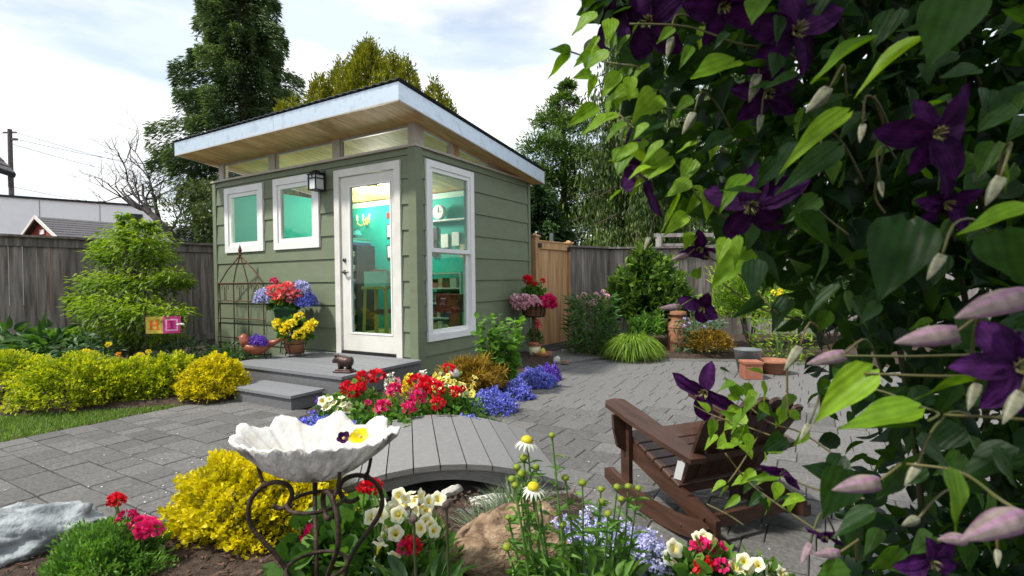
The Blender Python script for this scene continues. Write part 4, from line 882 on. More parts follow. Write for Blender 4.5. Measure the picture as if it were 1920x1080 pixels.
def shrub(name, label, base, r, n, ln, wd, mat, shape='diamond', up=.5, k=9, amp=.14, seed=1, inner=.6, z0=None, group=None, cat_='shrub', extra=()):
    b = Vector(base); t = plant(name, label, (b.x, b.y, b.z), group, cat_); z0 = r[2]*.35 if z0 is None else z0; A = [mound((0, 0, z0), r, n, ln, wd, shape, up, k, amp, seed, inner, .015)]
    for c, rr, nn_ in extra: A.append(mound(c, rr, nn_, ln, wd, shape, up, k, amp, seed+3, inner, .015))
    swarm('foliage', cat(*A), mat, t, 'stuff')
    gg = G()
    for i in range(6):
        a_ = i*1.05; gg.tube([(0, 0, 0), (math.cos(a_)*r[0]*.3, math.sin(a_)*r[1]*.3, z0+r[2]*.2), (math.cos(a_)*r[0]*.6, math.sin(a_)*r[1]*.6, z0+r[2]*.45)], [.012, .009, .005], 5)
    gg.obj('stems', 'bark', t); return t

# =================================================================== LEFT GARDEN
hb = lambda px, py, d: Vector((at(px, py, d).x, at(px, py, d).y, 0))
for i, (px, d, rx, ry, h, n_, m_, lab) in enumerate(((-2, 4.85, .40, .45, .47, 8000, 'spirea_leaf', 'golden green spirea mound cut by the left edge of the picture'),
      (138, 4.72, .41, .44, .46, 11000, 'spirea_leaf', 'widest golden green spirea mound in the hedge behind the lawn'),
      (232, 4.85, .29, .36, .40, 7500, 'spirea_leaf', 'golden green spirea mound in the middle of the hedge, below the garden flag'),
      (312, 5.0, .29, .34, .42, 7500, 'spirea_leaf', 'golden green spirea mound next to the bright yellow ball shrub'),
      (398, 4.95, .30, .29, .40, 9500, 'gold_leaf', 'bright yellow ball shrub beside the porch step'))):
    b = hb(px, 600, d); shrub('spirea_shrub', lab, b, (rx, ry, h*.72), n_, .022, .016, m_, 'round', up=.35, k=11, amp=.13, seed=i+2, inner=.66, z0=h*.27, group='golden shrubs behind the lawn')
# Japanese maple
mb = hb(243, 600, 6.6); mp_ = thing('maple_tree', 'young lime green maple tree in front of the left fence', 'tree', mb); A = []; gg = G(); mv = mb
lay = [(240, 436, .26), (215, 455, .36), (275, 455, .40), (200, 480, .30), (240, 475, .45), (290, 485, .36), (185, 530, .38), (225, 525, .5), (285, 530, .5), (322, 520, .26), (178, 575, .36), (215, 580, .5), (275, 585, .5), (325, 590, .32), (190, 620, .4), (255, 630, .5), (310, 635, .35), (345, 530, .16), (150, 560, .2), (229, 404, .07), (234, 418, .10), (262, 420, .10), (288, 430, .10), (284, 418, .06)]
for px, py, rr in lay:
    c = at(px, py, 6.6+random.uniform(-.35, .3))-mv; n_ = int(1250*rr); d = rdir(n_); P = np.array(c)+d*np.array([rr, rr, rr*.62])*.84*(.15+.85*rng.random((n_, 1))); 
    D = unit(d*np.array([1, 1, .2])+np.array([0, 0, -.35])+rng.normal(size=(n_, 3))*.3); A.append(leaves(P, D, rng.normal(size=(n_, 3))*.35+np.array([0, 0, 1]), .055+.04*rng.random(n_), .026, 'diamond', np.clip(.25+.55*rng.random(n_)+.35*d[:, 2], 0, 1)))
    gg.tube([(random.uniform(-.05, .05), random.uniform(-.05, .05), max(.1, c.z*.55)), (c.x*.5, c.y*.5, c.z*.8), tuple(c)], [.018, .012, .005], 5)
swarm('crown', cat(*A), 'maple_leaf', mp_); gg.tube([(0, 0, 0), (.02, .02, .6), (0, 0, 1.4)], [.035, .028, .012], 6); gg.obj('trunk', 'bark', mp_)
# leafy perennials behind the hedge
def broadleaf(label, base, r, n, ln, wd, mat, name='leafy_plant', group=None, hz=.4):
    b = Vector(base); t = plant(name, label, b, group); az = rng.random(n)*6.283; rr = np.sqrt(rng.random(n)); P = np.stack([np.cos(az)*rr*r, np.sin(az)*rr*r, hz*(.35+.6*rng.random(n))*(1.1-.5*rr)], 1)
    D = np.stack([np.cos(az)*(.3+rr), np.sin(az)*(.3+rr), .75-.9*rr], 1)+rng.normal(size=(n, 3))*.25
    swarm('foliage', leaves(P, D, rdir(n, 1.8), ln*(.7+.6*rng.random(n)), wd*(.8+.4*rng.random(n)), 'ovate'), mat, t, 'stuff')
    gg = G()
    for i in range(0, n, max(1, n//24)): gg.tube([(P[i][0]*.3, P[i][1]*.3, 0), tuple(P[i])], .004, 4)
    gg.obj('stems', 'stem_green', t); return t
broadleaf('broad-leaved green plant by the left fence at the picture edge', hb(20, 600, 6.6), .42, 170, .20, .09, 'mid_leaf', hz=.62)
broadleaf('broad-leaved green plant left of the maple', hb(95, 600, 6.5), .42, 170, .20, .09, 'mid_leaf', hz=.60)
broadleaf('small-leaved grey green plant under the maple', hb(165, 600, 6.2), .35, 420, .07, .035, 'blue_leaf', hz=.60)
broadleaf('low green plant between the maple and the trellis', hb(345, 600, 6.5), .50, 420, .08, .03, 'blue_leaf', hz=.42)
broadleaf('low green plant at the foot of the metal trellis', hb(428, 600, 6.4), .38, 380, .07, .025, 'mid_leaf', hz=.36)
for i, (px, py, c, s_, lab) in enumerate(((160, 661, 'yellow', 1.15, 'yellow daisy flower above the widest spirea mound'), (172, 660, 'orange', .6, 'orange flower beside the yellow daisy over the hedge'), (203, 646, 'yellow', .8, 'small yellow flower standing tall in front of the maple'), (222, 664, 'orange', .7, 'small orange flower over the middle spirea mound'), (262, 667, 'yellow', 1.0, 'larger yellow flower below the flag pole'), (278, 660, 'yellow', .75, 'smaller yellow flower below the flag'))):
    p = at(px, py, 5.75); t = plant('daisy', lab, (p.x, p.y, 0), 'yellow and orange flowers behind the hedge', 'flower'); gg = G(); gg.tube([(0, 0, 0), (.01, 0, p.z*.6), (0, 0, p.z)], .004, 5); gg.obj('stem', 'stem_green', t)
    link('flower_head', HEAD[c][i % 2], t, (0, 0, p.z), (R(35), 0, YAW), s_*.72)
    n_ = 14; az = rng.random(n_)*6.283; swarm('leaves', leaves(np.stack([0*az, 0*az, rng.random(n_)*p.z*.8], 1), np.stack([np.cos(az), np.sin(az), .4+0*az], 1), rdir(n_, 2), .08, .025, 'blade'), 'mid_leaf', t, 'stuff')
# flag
fp = at(273, 650, 6.0); fl = thing('garden_flag', 'small garden flag with the letters H and I on lime and pink squares', 'flag', (fp.x, fp.y, 0), YAW+R(12))
z1_ = at(273, 594, 6.0).z; z0_ = at(273, 626, 6.0).z; hgt = z1_-z0_; wid = .185
gg = G(); gg.tube([(0, 0, 0), (0, 0, z1_+.02)], .005, 6); gg.tube([(0, 0, z1_+.005), (2*wid+.01, 0, z1_+.005)], .004, 6); gg.obj('flag_pole', 'iron', fl)
def cloth(name, mat, xa, xb, za, zb, y=0., th=.002):
    gg = G(); n = 8; f_ = lambda x: y+.008*math.sin(x*22)
    v = [(x, f_(x)+o, z) for x in [xa+(xb-xa)*i/n for i in range(n+1)] for z in (za, zb) for o in (0, th)]
    gg.add(v, [q for i in range(n) for q in ((4*i, 4*i+4, 4*i+6, 4*i+2), (4*i+1, 4*i+3, 4*i+7, 4*i+5), (4*i+2, 4*i+6, 4*i+7, 4*i+3), (4*i, 4*i+1, 4*i+5, 4*i+4))]+[(0, 2, 3, 1), (4*n, 4*n+1, 4*n+3, 4*n+2)]); return gg.obj(name, mat, fl)
cloth('lime_square', 'flag_lime', .004, wid, z0_, z1_); cloth('pink_square', 'flag_pink', wid+.0005, 2*wid, z0_, z1_)
cx = wid*.5; h_ = hgt
for a, b, c, d in ((cx-.045, cx-.024, .25, .75), (cx+.022, cx+.043, .25, .75), (cx-.024, cx+.022, .46, .56), (cx-.055, cx-.014, .72, .78), (cx+.012, cx+.053, .72, .78), (cx-.055, cx-.014, .22, .28), (cx+.012, cx+.053, .22, .28)): cloth('letter_h', 'flag_orange', a, b, z0_+c*h_, z0_+d*h_, -.0025)
cx = wid*1.5; cloth('rose_panel', 'flag_rose', cx-.062, cx+.062, z0_+.14*h_, z0_+.84*h_, -.0022); cloth('inner_panel', 'flag_pink', cx-.046, cx+.046, z0_+.22*h_, z0_+.76*h_, -.0044)
for a, b, c, d in ((cx-.011, cx+.011, .28, .70), (cx-.026, cx+.026, .66, .72), (cx-.026, cx+.026, .26, .32)): cloth('letter_i', 'flag_deep', a, b, z0_+c*h_, z0_+d*h_, -.0066)
wk = at(338, 608, 6.0); o = thing('dragonfly_ornament', 'tiny white dragonfly ornament on a wire right of the flag', 'ornament', (wk.x, wk.y, 0), YAW)
gg = G(); gg.tube([(0, 0, 0), (0, 0, wk.z)], .003, 5); gg.obj('wire_stake', 'iron', o); gg = G(); gg.lathe([(.002, -.05), (.012, -.02), (.010, .02), (.004, .05)], 8); gg.v = [(p[2], p[1], p[0]) for p in gg.v]; gg.obj('body', 'paper', o, loc=(0, 0, wk.z)); 
V, F_, T_ = leaves(np.zeros((4, 3)), [(.3, 1, .3), (.3, -1, .3), (-.3, 1, .3), (-.3, -1, .3)], [(0, 0, 1)]*4, .05, .016); swarm('wings', (V, F_, T_), 'petal_white', o, loc=(0, 0, wk.z))
# trellis
tr = thing('metal_trellis', 'rusty metal trellis with pointed top leaning on the shed wall', 'trellis', (-6.68, 4.13, 0))
tx0, tx1 = at(417, 560, 1).x*0-7.28+6.80, -6.30+6.80; gg = G()
xs_ = [tx0+(tx1-tx0)*k/3 for k in range(4)]; ztop = 1.10; zpk = 1.47
for i, x in enumerate(xs_):
    yb_ = (.0, -.12, -.12, .0)[i]*0
    gg.tube([(x, 0, 0), (x, 0, ztop), (x*.6+.0, 0, ztop+.18), ((tx0+tx1)/2, 0, zpk)], .008, 6)
gg.obj('uprights', 'rust_iron', tr)
for z_ in (.36, .62, .86, 1.10): gg = G(); gg.tube([(tx0-.05, -.012, z_), (tx1+.05, -.012, z_)], .007, 6); gg.obj('cross_bar', 'rust_iron', tr)
gg = G(); gg.lathe([(.006, 0), (.022, .03), (.012, .06), (.026, .085), (.002, .17)], 8, ((tx0+tx1)/2, 0, zpk-.02)); gg.obj('finial', 'rust_iron', tr)
for xc in (xs_[0]+.14, xs_[1]+.16, xs_[2]+.16):
    for sg in (-1, 1):
        gg = G(); gg.tube([(xc+sg*.015, -.006, .87), (xc+sg*.02, -.006, 1.0)]+[(xc+sg*(.05-.03*math.cos(a)), -.006, 1.04+.03*math.sin(a)) for a in (0, .8, 1.6, 2.4, 3.2, 4.2)], .005, 5); gg.obj('scroll', 'rust_iron', tr)

# =================================================================== ON THE DECK
DZ = .2505
bp = gnd(483, 672, .25); bi = thing('bird_planter', 'terracotta bird-shaped planter of purple flowers on the deck', 'planter', (bp.x, bp.y, DZ), YAW+R(5))
gg = G(); nn_, m_ = 18, 14; v = []
for i in range(m_+1):
    u = i/m_; x = -.15+.30*u; r_ = .105*math.sin(math.pi*min(1, u*.92+.08))**.6; zc = .14-.02*math.sin(u*3)
    if u > .75: r_ *= .9
    for k in range(nn_):
        a = 2*math.pi*k/nn_; zz = math.sin(a)*r_*.78; zz = min(zz, .035); v.append((x, math.cos(a)*r_*.85, zc+zz))
gg.add(v, [(i*nn_+k, i*nn_+(k+1) % nn_, (i+1)*nn_+(k+1) % nn_, (i+1)*nn_+k) for i in range(m_) for k in range(nn_)]); gg.obj('body', 'glazed_clay', bi, True)
gg = G(); gg.tube([(-.10, 0, .15), (-.135, 0, .20), (-.145, 0, .245), (-.13, 0, .27)], [.065, .058, .050, .028], 12); gg.obj('head', 'glazed_clay', bi, True)
gg = G(); gg.tube([(-.175, 0, .247), (-.215, 0, .238)], [.014, .002], 6); gg.obj('beak', 'glazed_clay', bi)
gg = G(); gg.tube([(.10, 0, .15), (.20, 0, .18), (.30, 0, .235)], [.05, .028, .010], 8); gg.obj('tail', 'glazed_clay', bi, True)
gg = G(); gg.tube([(-.1, -.07, 0), (-.1, -.07, .012), (.12, -.07, .03), (.12, .07, .03), (-.1, .07, .03), (-.1, -.07, .03)], .007, 5)
for sx, sy in ((-.1, -.07), (.12, -.07), (.12, .07), (-.1, .07)): gg.tube([(sx, sy, 0), (sx, sy, .05)], .007, 5)
gg.obj('wire_stand', 'black_metal', bi)
lobelia('small clump of purple lobelia growing in the bird planter', (bp.x+.015, bp.y, DZ+.155), (.13, .09, .09), 700, 'petal_violet', .018)
def pot(gg, r0, r1, h, z0=0, rim=.012): gg.lathe([(r0, z0), (r1*.97, z0+h*.82), (r1+rim, z0+h*.82), (r1+rim, z0+h), (r1-.01, z0+h), (r1-.02, z0+h-.03), (.01, z0+h-.03)], 20)
# green pail on a stand at the back
pp = fy_ = Vector((-6.02, 4.08, 0)); pp = Vector((at(536, 560, 6.3).x, at(536, 560, 6.3).y, DZ)); pp.y = min(pp.y, 4.10)
gp_ = thing('flower_pail', 'green pail planter raised on a stand against the shed wall', 'planter', pp)
zr = at(545, 573, 6.3).z-DZ
gg = G(); pot(gg, .10, .145, .26, zr-.26); gg.obj('pail', 'green_pail', gp_, True)
gg = G()
for a in (.5, 2.6, 4.7): gg.tube([(math.cos(a)*.09, math.sin(a)*.09, 0), (math.cos(a)*.05, math.sin(a)*.05, zr*.5), (math.cos(a)*.08, math.sin(a)*.08, zr-.26)], .006, 5)
gg.lathe([(.11, zr-.275), (.11, zr-.262)], 16); gg.obj('stand', 'black_metal', gp_)
hd = [at(px, py, 6.15) for px, py in ((514, 527), (512, 545), (533, 541), (545, 548), (523, 562), (540, 540), (556, 551), (528, 552), (548, 560))]
geranium('pink geranium in the green pail by the trellis', hd[1:], .18, ('coral', 'coral', 'pink'), 1.35, (pp.x, pp.y, 0), 420, .05, hz=.14, z0=DZ+zr)
p0 = at(514, 527, 6.2); t = plant('geranium', 'single red geranium head on a tall stalk above the green pail', (p0.x, p0.y, pp.z+zr-.05), None, 'flower'); link('flower_head', HEAD['magenta'][0], t, (0, 0, p0.z-pp.z-zr+.05), None, .9); gg = G(); gg.tube([(0, 0, 0), (0, 0, p0.z-pp.z-zr+.05)], .004, 5); gg.obj('stem', 'stem_green', t)
for px, py, rr, lab in ((494, 562, .10, 'blue lobelia trailing from the left side of the green pail'), (574, 568, .115, 'blue lobelia trailing from the right side of the green pail'), (565, 545, .10, 'blue lobelia on top of the green pail behind the pink geranium')):
    c = at(px, py, 6.22); rr *= 1.15; lobelia(lab, c-Vector((0, 0, rr*.2)), (rr, rr*.8, rr*1.15), 1000, 'petal_lilac' if rr < .125 else 'petal_blue', .022)
# terracotta pot with yellow begonias
tp = gnd(553, 668, .25); tpo = thing('terracotta_pot', 'terracotta pot in a black wire stand on the deck', 'pot', (tp.x, tp.y, DZ))
gg = G(); pot(gg, .085, .12, .19, .03); gg.obj('pot', 'terracotta', tpo, True)
gg = G()
for zz, rr in ((.045, .105), (.15, .135)): gg.tube([(math.cos(a*math.pi/8)*rr, math.sin(a*math.pi/8)*rr, zz) for a in range(17)], .005, 5)
for a in range(4): gg.tube([(math.cos(a*1.571+.4)*.12, math.sin(a*1.571+.4)*.12, 0), (math.cos(a*1.571+.4)*.105, math.sin(a*1.571+.4)*.105, .045), (math.cos(a*1.571+.4)*.135, math.sin(a*1.571+.4)*.135, .15)], .005, 5)
gg.obj('wire_stand', 'black_metal', tpo)
hd = [at(px, py, tp.dot(CF)+random.uniform(-.2, -.02)) for px, py in ((520, 606), (539, 611), (546, 606), (562, 593), (572, 620), (552, 616), (585, 608), (535, 620), (578, 614), (560, 628), (526, 612))]
geranium('bright yellow begonia filling the terracotta pot on the deck', hd, .17, 'yellow', 1.15, (tp.x, tp.y, 0), 420, .05, 'mid_leaf', hz=.20, z0=DZ+.24)
# little pig statue
pg = gnd(646, 698, .25); pig = thing('pig_statue', 'small dark bronze pig statue at the deck corner', 'statue', (pg.x, pg.y, DZ), YAW+R(165))
gg = G(); gg.box(-.09, .09, -.055, .055, 0, .018, bev=.004); gg.box(-.075, .075, -.045, .045, .0181, .032, bev=.004); gg.obj('base', 'bronze', pig)
pv = [(-.088, 0, .105), (-.075, 0, .105), (-.03, 0, .10), (.025, 0, .105), (.055, 0, .118), (.085, 0, .115), (.112, 0, .10), (.120, 0, .098)]
gg = G(); gg.tube(pv, [.014, .043, .052, .050, .042, .034, .019, .017], 14)
for x in (-.05, .035):
    for y_ in (-.02, .02): gg.tube([(x, y_, .10), (x+.003, y_, .06), (x, y_, .031)], [.026, .017, .015], 8)
for y_ in (-.016, .016): gg.tube([(.07, y_, .14), (.085, y_*1.7, .172)], [.014, .003], 6)
gg.tube([(-.075, 0, .135), (-.088, 0, .14), (-.09, .008, .13)], .003, 5); gg.obj('body', 'bronze', pig, True)

# =================================================================== CENTRE BED
heads = [(677.5, 708, 4.0), (707, 705, 4.1), (650, 727, 3.9), (668, 733, 3.85), (674, 728, 3.9), (662, 738, 3.8)]
geranium('red geranium at the left end of the centre bed by the deck', [at(*h) for h in heads], .30, 'red', 1.05, None, 800, .04)
heads = [(739, 731, 3.75), (718, 763, 3.55), (766, 765, 3.45), (784, 746, 3.55)]
geranium('red geranium just behind the middle of the footbridge', [at(*h) for h in heads], .30, ('red', 'magenta'), 1.0, None, 900, .04)
heads = [(793, 731, 3.75), (797, 718, 3.85), (818, 729, 3.7), (821, 756, 3.5), (808, 722, 3.8), (779, 713, 3.95)]
geranium('red geranium in the middle of the centre bed beside the yellow petunias', [at(*h) for h in heads], .28, 'red', 1.05, None, 800, .04)
geranium('red geranium among yellow petunias at the right of the centre bed', [at(853, 735, 3.75), at(862, 728, 3.85)], .17, 'red', .85, None, 300, .035)
geranium('single red geranium in front of the rusty thread cypress', [at(840, 690, 4.3), at(846, 694, 4.25)], .14, 'red', .9, None, 240, .035)
geranium('low bright green geranium leaves at the left of the centre bed', [at(705, 768, 3.6), at(690, 755, 3.65)], .26, 'magenta', .5, None, 700, .036, hz=.2)
def snap(label, pxs, d, mat):
    b = hb(*pxs[0][:2], d); t = plant('snapdragon', label, b)
    for px, py in pxs:
        p = at(px, py, d+random.uniform(-.1, .1))-b; n_ = 40; u = rng.random(n_); az = rng.random(n_)*6.283; r_ = .022*(1.15-u)
        P = np.stack([p.x+np.cos(az)*r_, p.y+np.sin(az)*r_, p.z-.13+.15*u], 1); swarm('flower_spike', leaves(P, np.stack([np.cos(az), np.sin(az), .5+0*az], 1), rdir(n_, 1), .022, .02, 'round'), mat, t, 'stuff')
        gg = G(); gg.tube([(p.x*.6, p.y*.6, 0), (p.x, p.y, p.z)], .004, 5); gg.obj('stem', 'stem_green', t)
        n_ = 24; az = rng.random(n_)*6.283; zz = rng.random(n_)*max(.05, p.z-.1); swarm('leaves', leaves(np.stack([p.x+0*az, p.y+0*az, zz], 1), np.stack([np.cos(az), np.sin(az), .6+0*az], 1), rdir(n_, 2), .06, .016, 'blade'), 'fresh_leaf', t, 'stuff')
snap('yellow snapdragon spikes behind the red geraniums', [(768, 700), (762, 712), (757, 725), (735, 722), (770, 745)], 3.95, 'petal_yellow')
snap('pink snapdragon spikes in the middle of the centre bed', [(745, 715), (778, 728), (770, 735), (787, 722), (775, 742), (783, 735)], 3.9, 'petal_pink')
snap('white flower spikes beside the deck edge', [(735, 705), (728, 706), (790, 702), (795, 700)], 4.25, 'petal_white')
bl_ = [at(px, py, 3.95+.5*(735-py)/40*.6) for px, py in [(random.uniform(808, 892), random.uniform(702, 742)) for _ in range(46)]]
petunia('mass of lemon yellow petunias at the right of the centre bed', bl_, hb(850, 730, 3.98), (.28, .30, .27), ('petunia_yellow', 'petunia_yellow', 'petunia'), .9, nleaf=700)
bl_ = [at(px, py, 3.72) for px, py in ((604, 752), (612, 763), (625, 756), (640, 745), (632, 766), (650, 768), (655, 760), (618, 748), (643, 758))]
petunia('cream petunias beside the porch step', bl_, hb(628, 760, 3.74), (.2, .15, .22), 'petunia', 1.1, nleaf=300)
snap('tiny violet flower spike beside the porch step', [(597, 748)], 3.85, 'petal_violet')
for lab, px, py, d, r_, n_ in (('blue lobelia mound nearest the porch step', 590, 780, 3.55, (.2, .16, .16), 1500), ('blue lobelia mound behind the shell rim', 640, 785, 3.45, (.22, .16, .14), 1500), ('small blue lobelia tuft left of the footbridge planks', 690, 785, 3.35, (.12, .10, .10), 600),
        ('blue lobelia at the right end of the centre bed beside the bridge', 872, 765, 3.55, (.10, .10, .14), 800), ('blue lobelia patch in front of the rusty thread cypress', 922, 722, 4.35, (.21, .18, .16), 1500), ('small blue lobelia under the leafy mallow', 968, 706, 4.8, (.16, .13, .15), 1100), ('blue lobelia near the far end of the curved border', 1005, 692, 5.35, (.22, .16, .16), 1400)):
    lobelia(lab, hb(px, py, d), r_, n_, 'petal_blue', .02)
lobelia('violet lobelia at the far tip of the curved border', hb(1030, 684, 5.65), (.12, .11, .15), 800, 'petal_violet', .022)
shrub('thread_cypress', 'rusty gold thread cypress against the shed side wall', hb(882, 700, 4.75), (.27, .24, .20), 6000, .075, .009, 'thread_gold', 'blade', .3, 7, .2, 4, .4, .16)
# leafy mallow with round leaves
b = hb(938, 690, 5.0); t = plant('mallow_plant', 'tall green mallow with round leaves beside the shed wall', b, None, 'plant'); gg = G(); A = []
for i in range(9):
    a_ = i*.7+random.random(); hh = random.uniform(.5, .92); tip = Vector((math.cos(a_)*random.uniform(.05, .22), math.sin(a_)*random.uniform(.05, .2), hh)); gg.tube([(0, 0, 0), tip*.5+Vector((0, 0, .05)), tip], [.008, .006, .003], 5)
    n_ = 60; u = .1+.9*rng.random(n_); az = rng.random(n_)*6.283; P = np.outer(u, tip)+np.stack([np.cos(az)*.06, np.sin(az)*.06, 0*az], 1); A.append(leaves(P, np.stack([np.cos(az), np.sin(az), -.15+.0*az], 1)+rng.normal(size=(n_, 3))*.25, rdir(n_, 2.2), (.13-.075*u)*(.7+.5*rng.random(n_)), (.14-.08*u)*(.7+.5*rng.random(n_)), 'round', np.clip(.3+.5*rng.random(n_)+.2*u, 0, 1)))
gg.obj('stems', 'stem_green', t); swarm('foliage', cat(*A), 'fresh_leaf', t, 'stuff')
# flower basket on a stand
bs = Vector((-3.40, 6.35, 0)); bk = thing('flower_basket', 'iron basket planter on a stand beside the cedar gate', 'planter', bs); D_ = bs.dot(CF); zr = at(1003, 566, D_).z
gg = G(); gg.tube([(0, 0, 0), (0, 0, zr-.2)], .022, 8); gg.obj('stand', 'rust_iron', bk)
gg = G()
for a in range(14):
    a_ = a*2*math.pi/14; gg.tube([(math.cos(a_)*.24, math.sin(a_)*.24, zr), (math.cos(a_)*.17, math.sin(a_)*.17, zr-.08), (math.cos(a_)*.15, math.sin(a_)*.15, zr-.2), (math.cos(a_)*.06, math.sin(a_)*.06, zr-.21)], .007, 5)
for rr, zz in ((.24, zr), (.15, zr-.2)): gg.tube([(math.cos(a*math.pi/10)*rr, math.sin(a*math.pi/10)*rr, zz) for a in range(21)], .008, 5)
gg.obj('wire_basket', 'black_metal', bk); gg = G(); gg.lathe([(.13, zr-.19), (.15, zr-.10), (.22, zr-.01), (.02, zr-.012)], 18); gg.obj('liner', 'cloth_brown', bk)
cc = Vector((bs.x, bs.y, zr))
n_ = 60; hd = [cc+Vector((math.cos(a)*.27, math.sin(a)*.27, random.uniform(-.06, .08))) for a in [random.uniform(0, 6.283) for _ in range(44)]]
t1 = plant('petunia', 'pale pink petunias spilling over the left of the iron basket', (bs.x, bs.y, zr), None); t2 = plant('petunia', 'magenta petunias spilling over the right of the iron basket', (bs.x, bs.y, zr+.001), None)
for h in hd:
    t_ = t1 if (h-cc).dot(CR) < .09 else t2; link('flower_head', HEAD['pale_pink' if t_ is t1 else 'magenta'][0], t_, h-Vector(t_.location), (random.uniform(-.5, .5), random.uniform(-.5, .5), 0), random.uniform(.9, 1.3))
swarm('foliage', mound((0, 0, 0), (.24, .24, .16), 380, .05, .03, 'diamond', .5, 6, .2, 5, .4, -.05), 'fresh_leaf', t1, 'stuff'); swarm('foliage', mound((0, 0, 0), (.22, .22, .12), 120, .05, .03, 'diamond', .5, 6, .2, 6, .4, -.05), 'fresh_leaf', t2, 'stuff')
hd = [at(993, 527, D_), at(1018, 527, D_+.05), at(989, 524, D_+.02), at(1003, 533, D_-.05)]
tg = plant('geranium', 'red geranium on top of the iron basket', (bs.x, bs.y, zr+.002)); swarm('foliage', mound((0, 0, .02), (.17, .17, .20), 320, .05, .05, 'round', .4, 6, .2, 9, .3, .0), 'mid_leaf', tg, 'stuff')
for i, h in enumerate(hd): link('flower_head', HEAD['red'][0], tg, h-Vector(tg.location), None, 1.3 if i in (0, 2) else .8)
gg = G(); [stemline(gg, (0, 0, 0), h-Vector(tg.location)) for h in hd]; gg.obj('stems', 'stem_green', tg)
# pots at the stand's foot
pt_ = gnd(1003, 671); po = thing('cream_pot', 'cream pot with terracotta rim below the flower basket', 'pot', (pt_.x, pt_.y, .04)); gg = G(); gg.lathe([(.075, 0), (.085, .13), (.08, .13)], 18); gg.obj('body', 'cream_pot', po, True); gg = G(); gg.lathe([(.094, .131), (.098, .19), (.085, .19), (.08, .16), (.01, .16)], 18); gg.obj('rim', 'terracotta', po, True)
pl_ = plant('begonia', 'orange begonia growing in the cream pot', (pt_.x, pt_.y, .20)); swarm('foliage', mound((0, 0, .03), (.11, .11, .17), 160, .05, .03, 'ovate', .6, 6, .2, 4, .3, 0), 'mid_leaf', pl_, 'stuff'); link('flower_head', HEAD['coral'][0], pl_, at(1008, 611, pt_.dot(CF))-Vector(pl_.location), None, 1.1); link('flower_head', HEAD['coral'][1], pl_, at(1007, 603, pt_.dot(CF))-Vector(pl_.location), None, .7)
gg = G(); gg.tube([(0, 0, 0), at(1008, 611, pt_.dot(CF))-Vector(pl_.location)], .004, 5); gg.obj('stem', 'stem_green', pl_)
pt2 = gnd(1018, 673); po = thing('clay_saucer', 'shallow terracotta dish beside the cream pot', 'dish', (pt2.x, pt2.y, .035)); gg = G(); gg.lathe([(.09, 0), (.14, .06), (.13, .06), (.08, .012), (.01, .012)], 18); gg.obj('dish', 'terracotta', po, True)
gg = G(); gg.lathe([(.02, .013), (.04, .06), (.03, .10), (.004, .12)], 10); gg.obj('figurine', 'flag_lime', po, True)
def rock(name, label, base, r, mat, seed, sub=3, amp=.18, cat_='rock', flat=1.0, rz=0, k=3.2):
    import bmesh
    bm = bmesh.new(); bmesh.ops.create_icosphere(bm, subdivisions=sub, radius=1); V = np.array([v.co[:] for v in bm.verts]); lp = lumps(unit(V), k, amp, seed)*lumps(unit(V), 9, amp*.3, seed+1)
    gr = np.random.default_rng(seed)
    for _ in range(7):                                     # flat facets
        nn2 = unit(gr.normal(size=3)); dcut = .70+.2*gr.random(); s_ = (V*lp[:, None]) @ nn2; ov_ = s_ > dcut; lp = np.where(ov_, lp*dcut/np.maximum(s_, 1e-6), lp)
    lp = lp*lumps(unit(V), 17, amp*.16, seed+2)*lumps(unit(V), 34, amp*.09, seed+3)
    for v, q_ in zip(bm.verts, V*lp[:, None]): v.co = (q_[0]*r[0], q_[1]*r[1], max(q_[2]*r[2], -.3*r[2]))
    me = bpy.data.meshes.new(name); bm.to_mesh(me); bm.free(); me.materials.append(MATS[mat]); me.polygons.foreach_set('use_smooth', [True]*len(me.polygons))
    o = link(name, me, None, base, (0, 0, rz)); return tag(o, label, cat_)
rock('white_stone', 'smooth pale stone on the bed edge in front of the grass clump', gnd(1155, 668)+Vector((0, 0, .02)), (.075, .05, .045), 'rock_pale', 3, 2, .1)
rock('white_stone', 'round pale stone at the tip of the curved border', gnd(1043, 683)+Vector((0, 0, .05)), (.055, .055, .07), 'rock_pale', 4, 2, .1)
rock('white_stone', 'small pale stone by the gate foot', gnd(1056, 660)+Vector((0, 0, .02)), (.03, .03, .03), 'rock_pale', 5, 2, .1)
rock('grey_stone', 'grey stone between lobelia and curved paving edge', gnd(901, 742)+Vector((0, 0, .04)), (.06, .05, .05), 'rock_pale', 6, 2, .14)
rock('grey_stone', 'pale round stone ball among the yellow petunias', at(850, 702, 4.25), (.05, .05, .06), 'rock_pale', 7, 2, .05)
rock('brown_stone', 'small brown stone behind the curved border tip', gnd(1060, 684)+Vector((0, 0, .02)), (.06, .04, .035), 'rock_brown', 8, 2, .1)

# =================================================================== RIGHT BACK BED
def stemplant(label, base, heads, col, h_leaf, r, n, size, leafmat='mid_leaf', name='coneflower', lw=(.09, .025)):
    b = Vector(base); t = plant(name, label, b); gg = G()
    for p in heads:
        q_ = p-b; gg.tube([(q_.x*.5, q_.y*.5, 0), (q_.x*.85, q_.y*.85, q_.z*.6), tuple(q_)], .004, 5); link('flower_head', random.choice(HEAD[col]), t, q_, None, size*random.uniform(.8, 1.15))
    gg.obj('stems', 'stem_green', t); az = rng.random(n)*6.283; rr = np.sqrt(rng.random(n)); P = np.stack([np.cos(az)*rr*r, np.sin(az)*rr*r, h_leaf*rng.random(n)], 1)
    swarm('foliage', leaves(P, np.stack([np.cos(az), np.sin(az), .4+0*az], 1)+rng.normal(size=(n, 3))*.4, rdir(n, 1.5), lw[0]*(.6+.6*rng.random(n)), lw[1], 'blade' if lw[1] < .03 else 'ovate'), leafmat, t, 'stuff'); return t
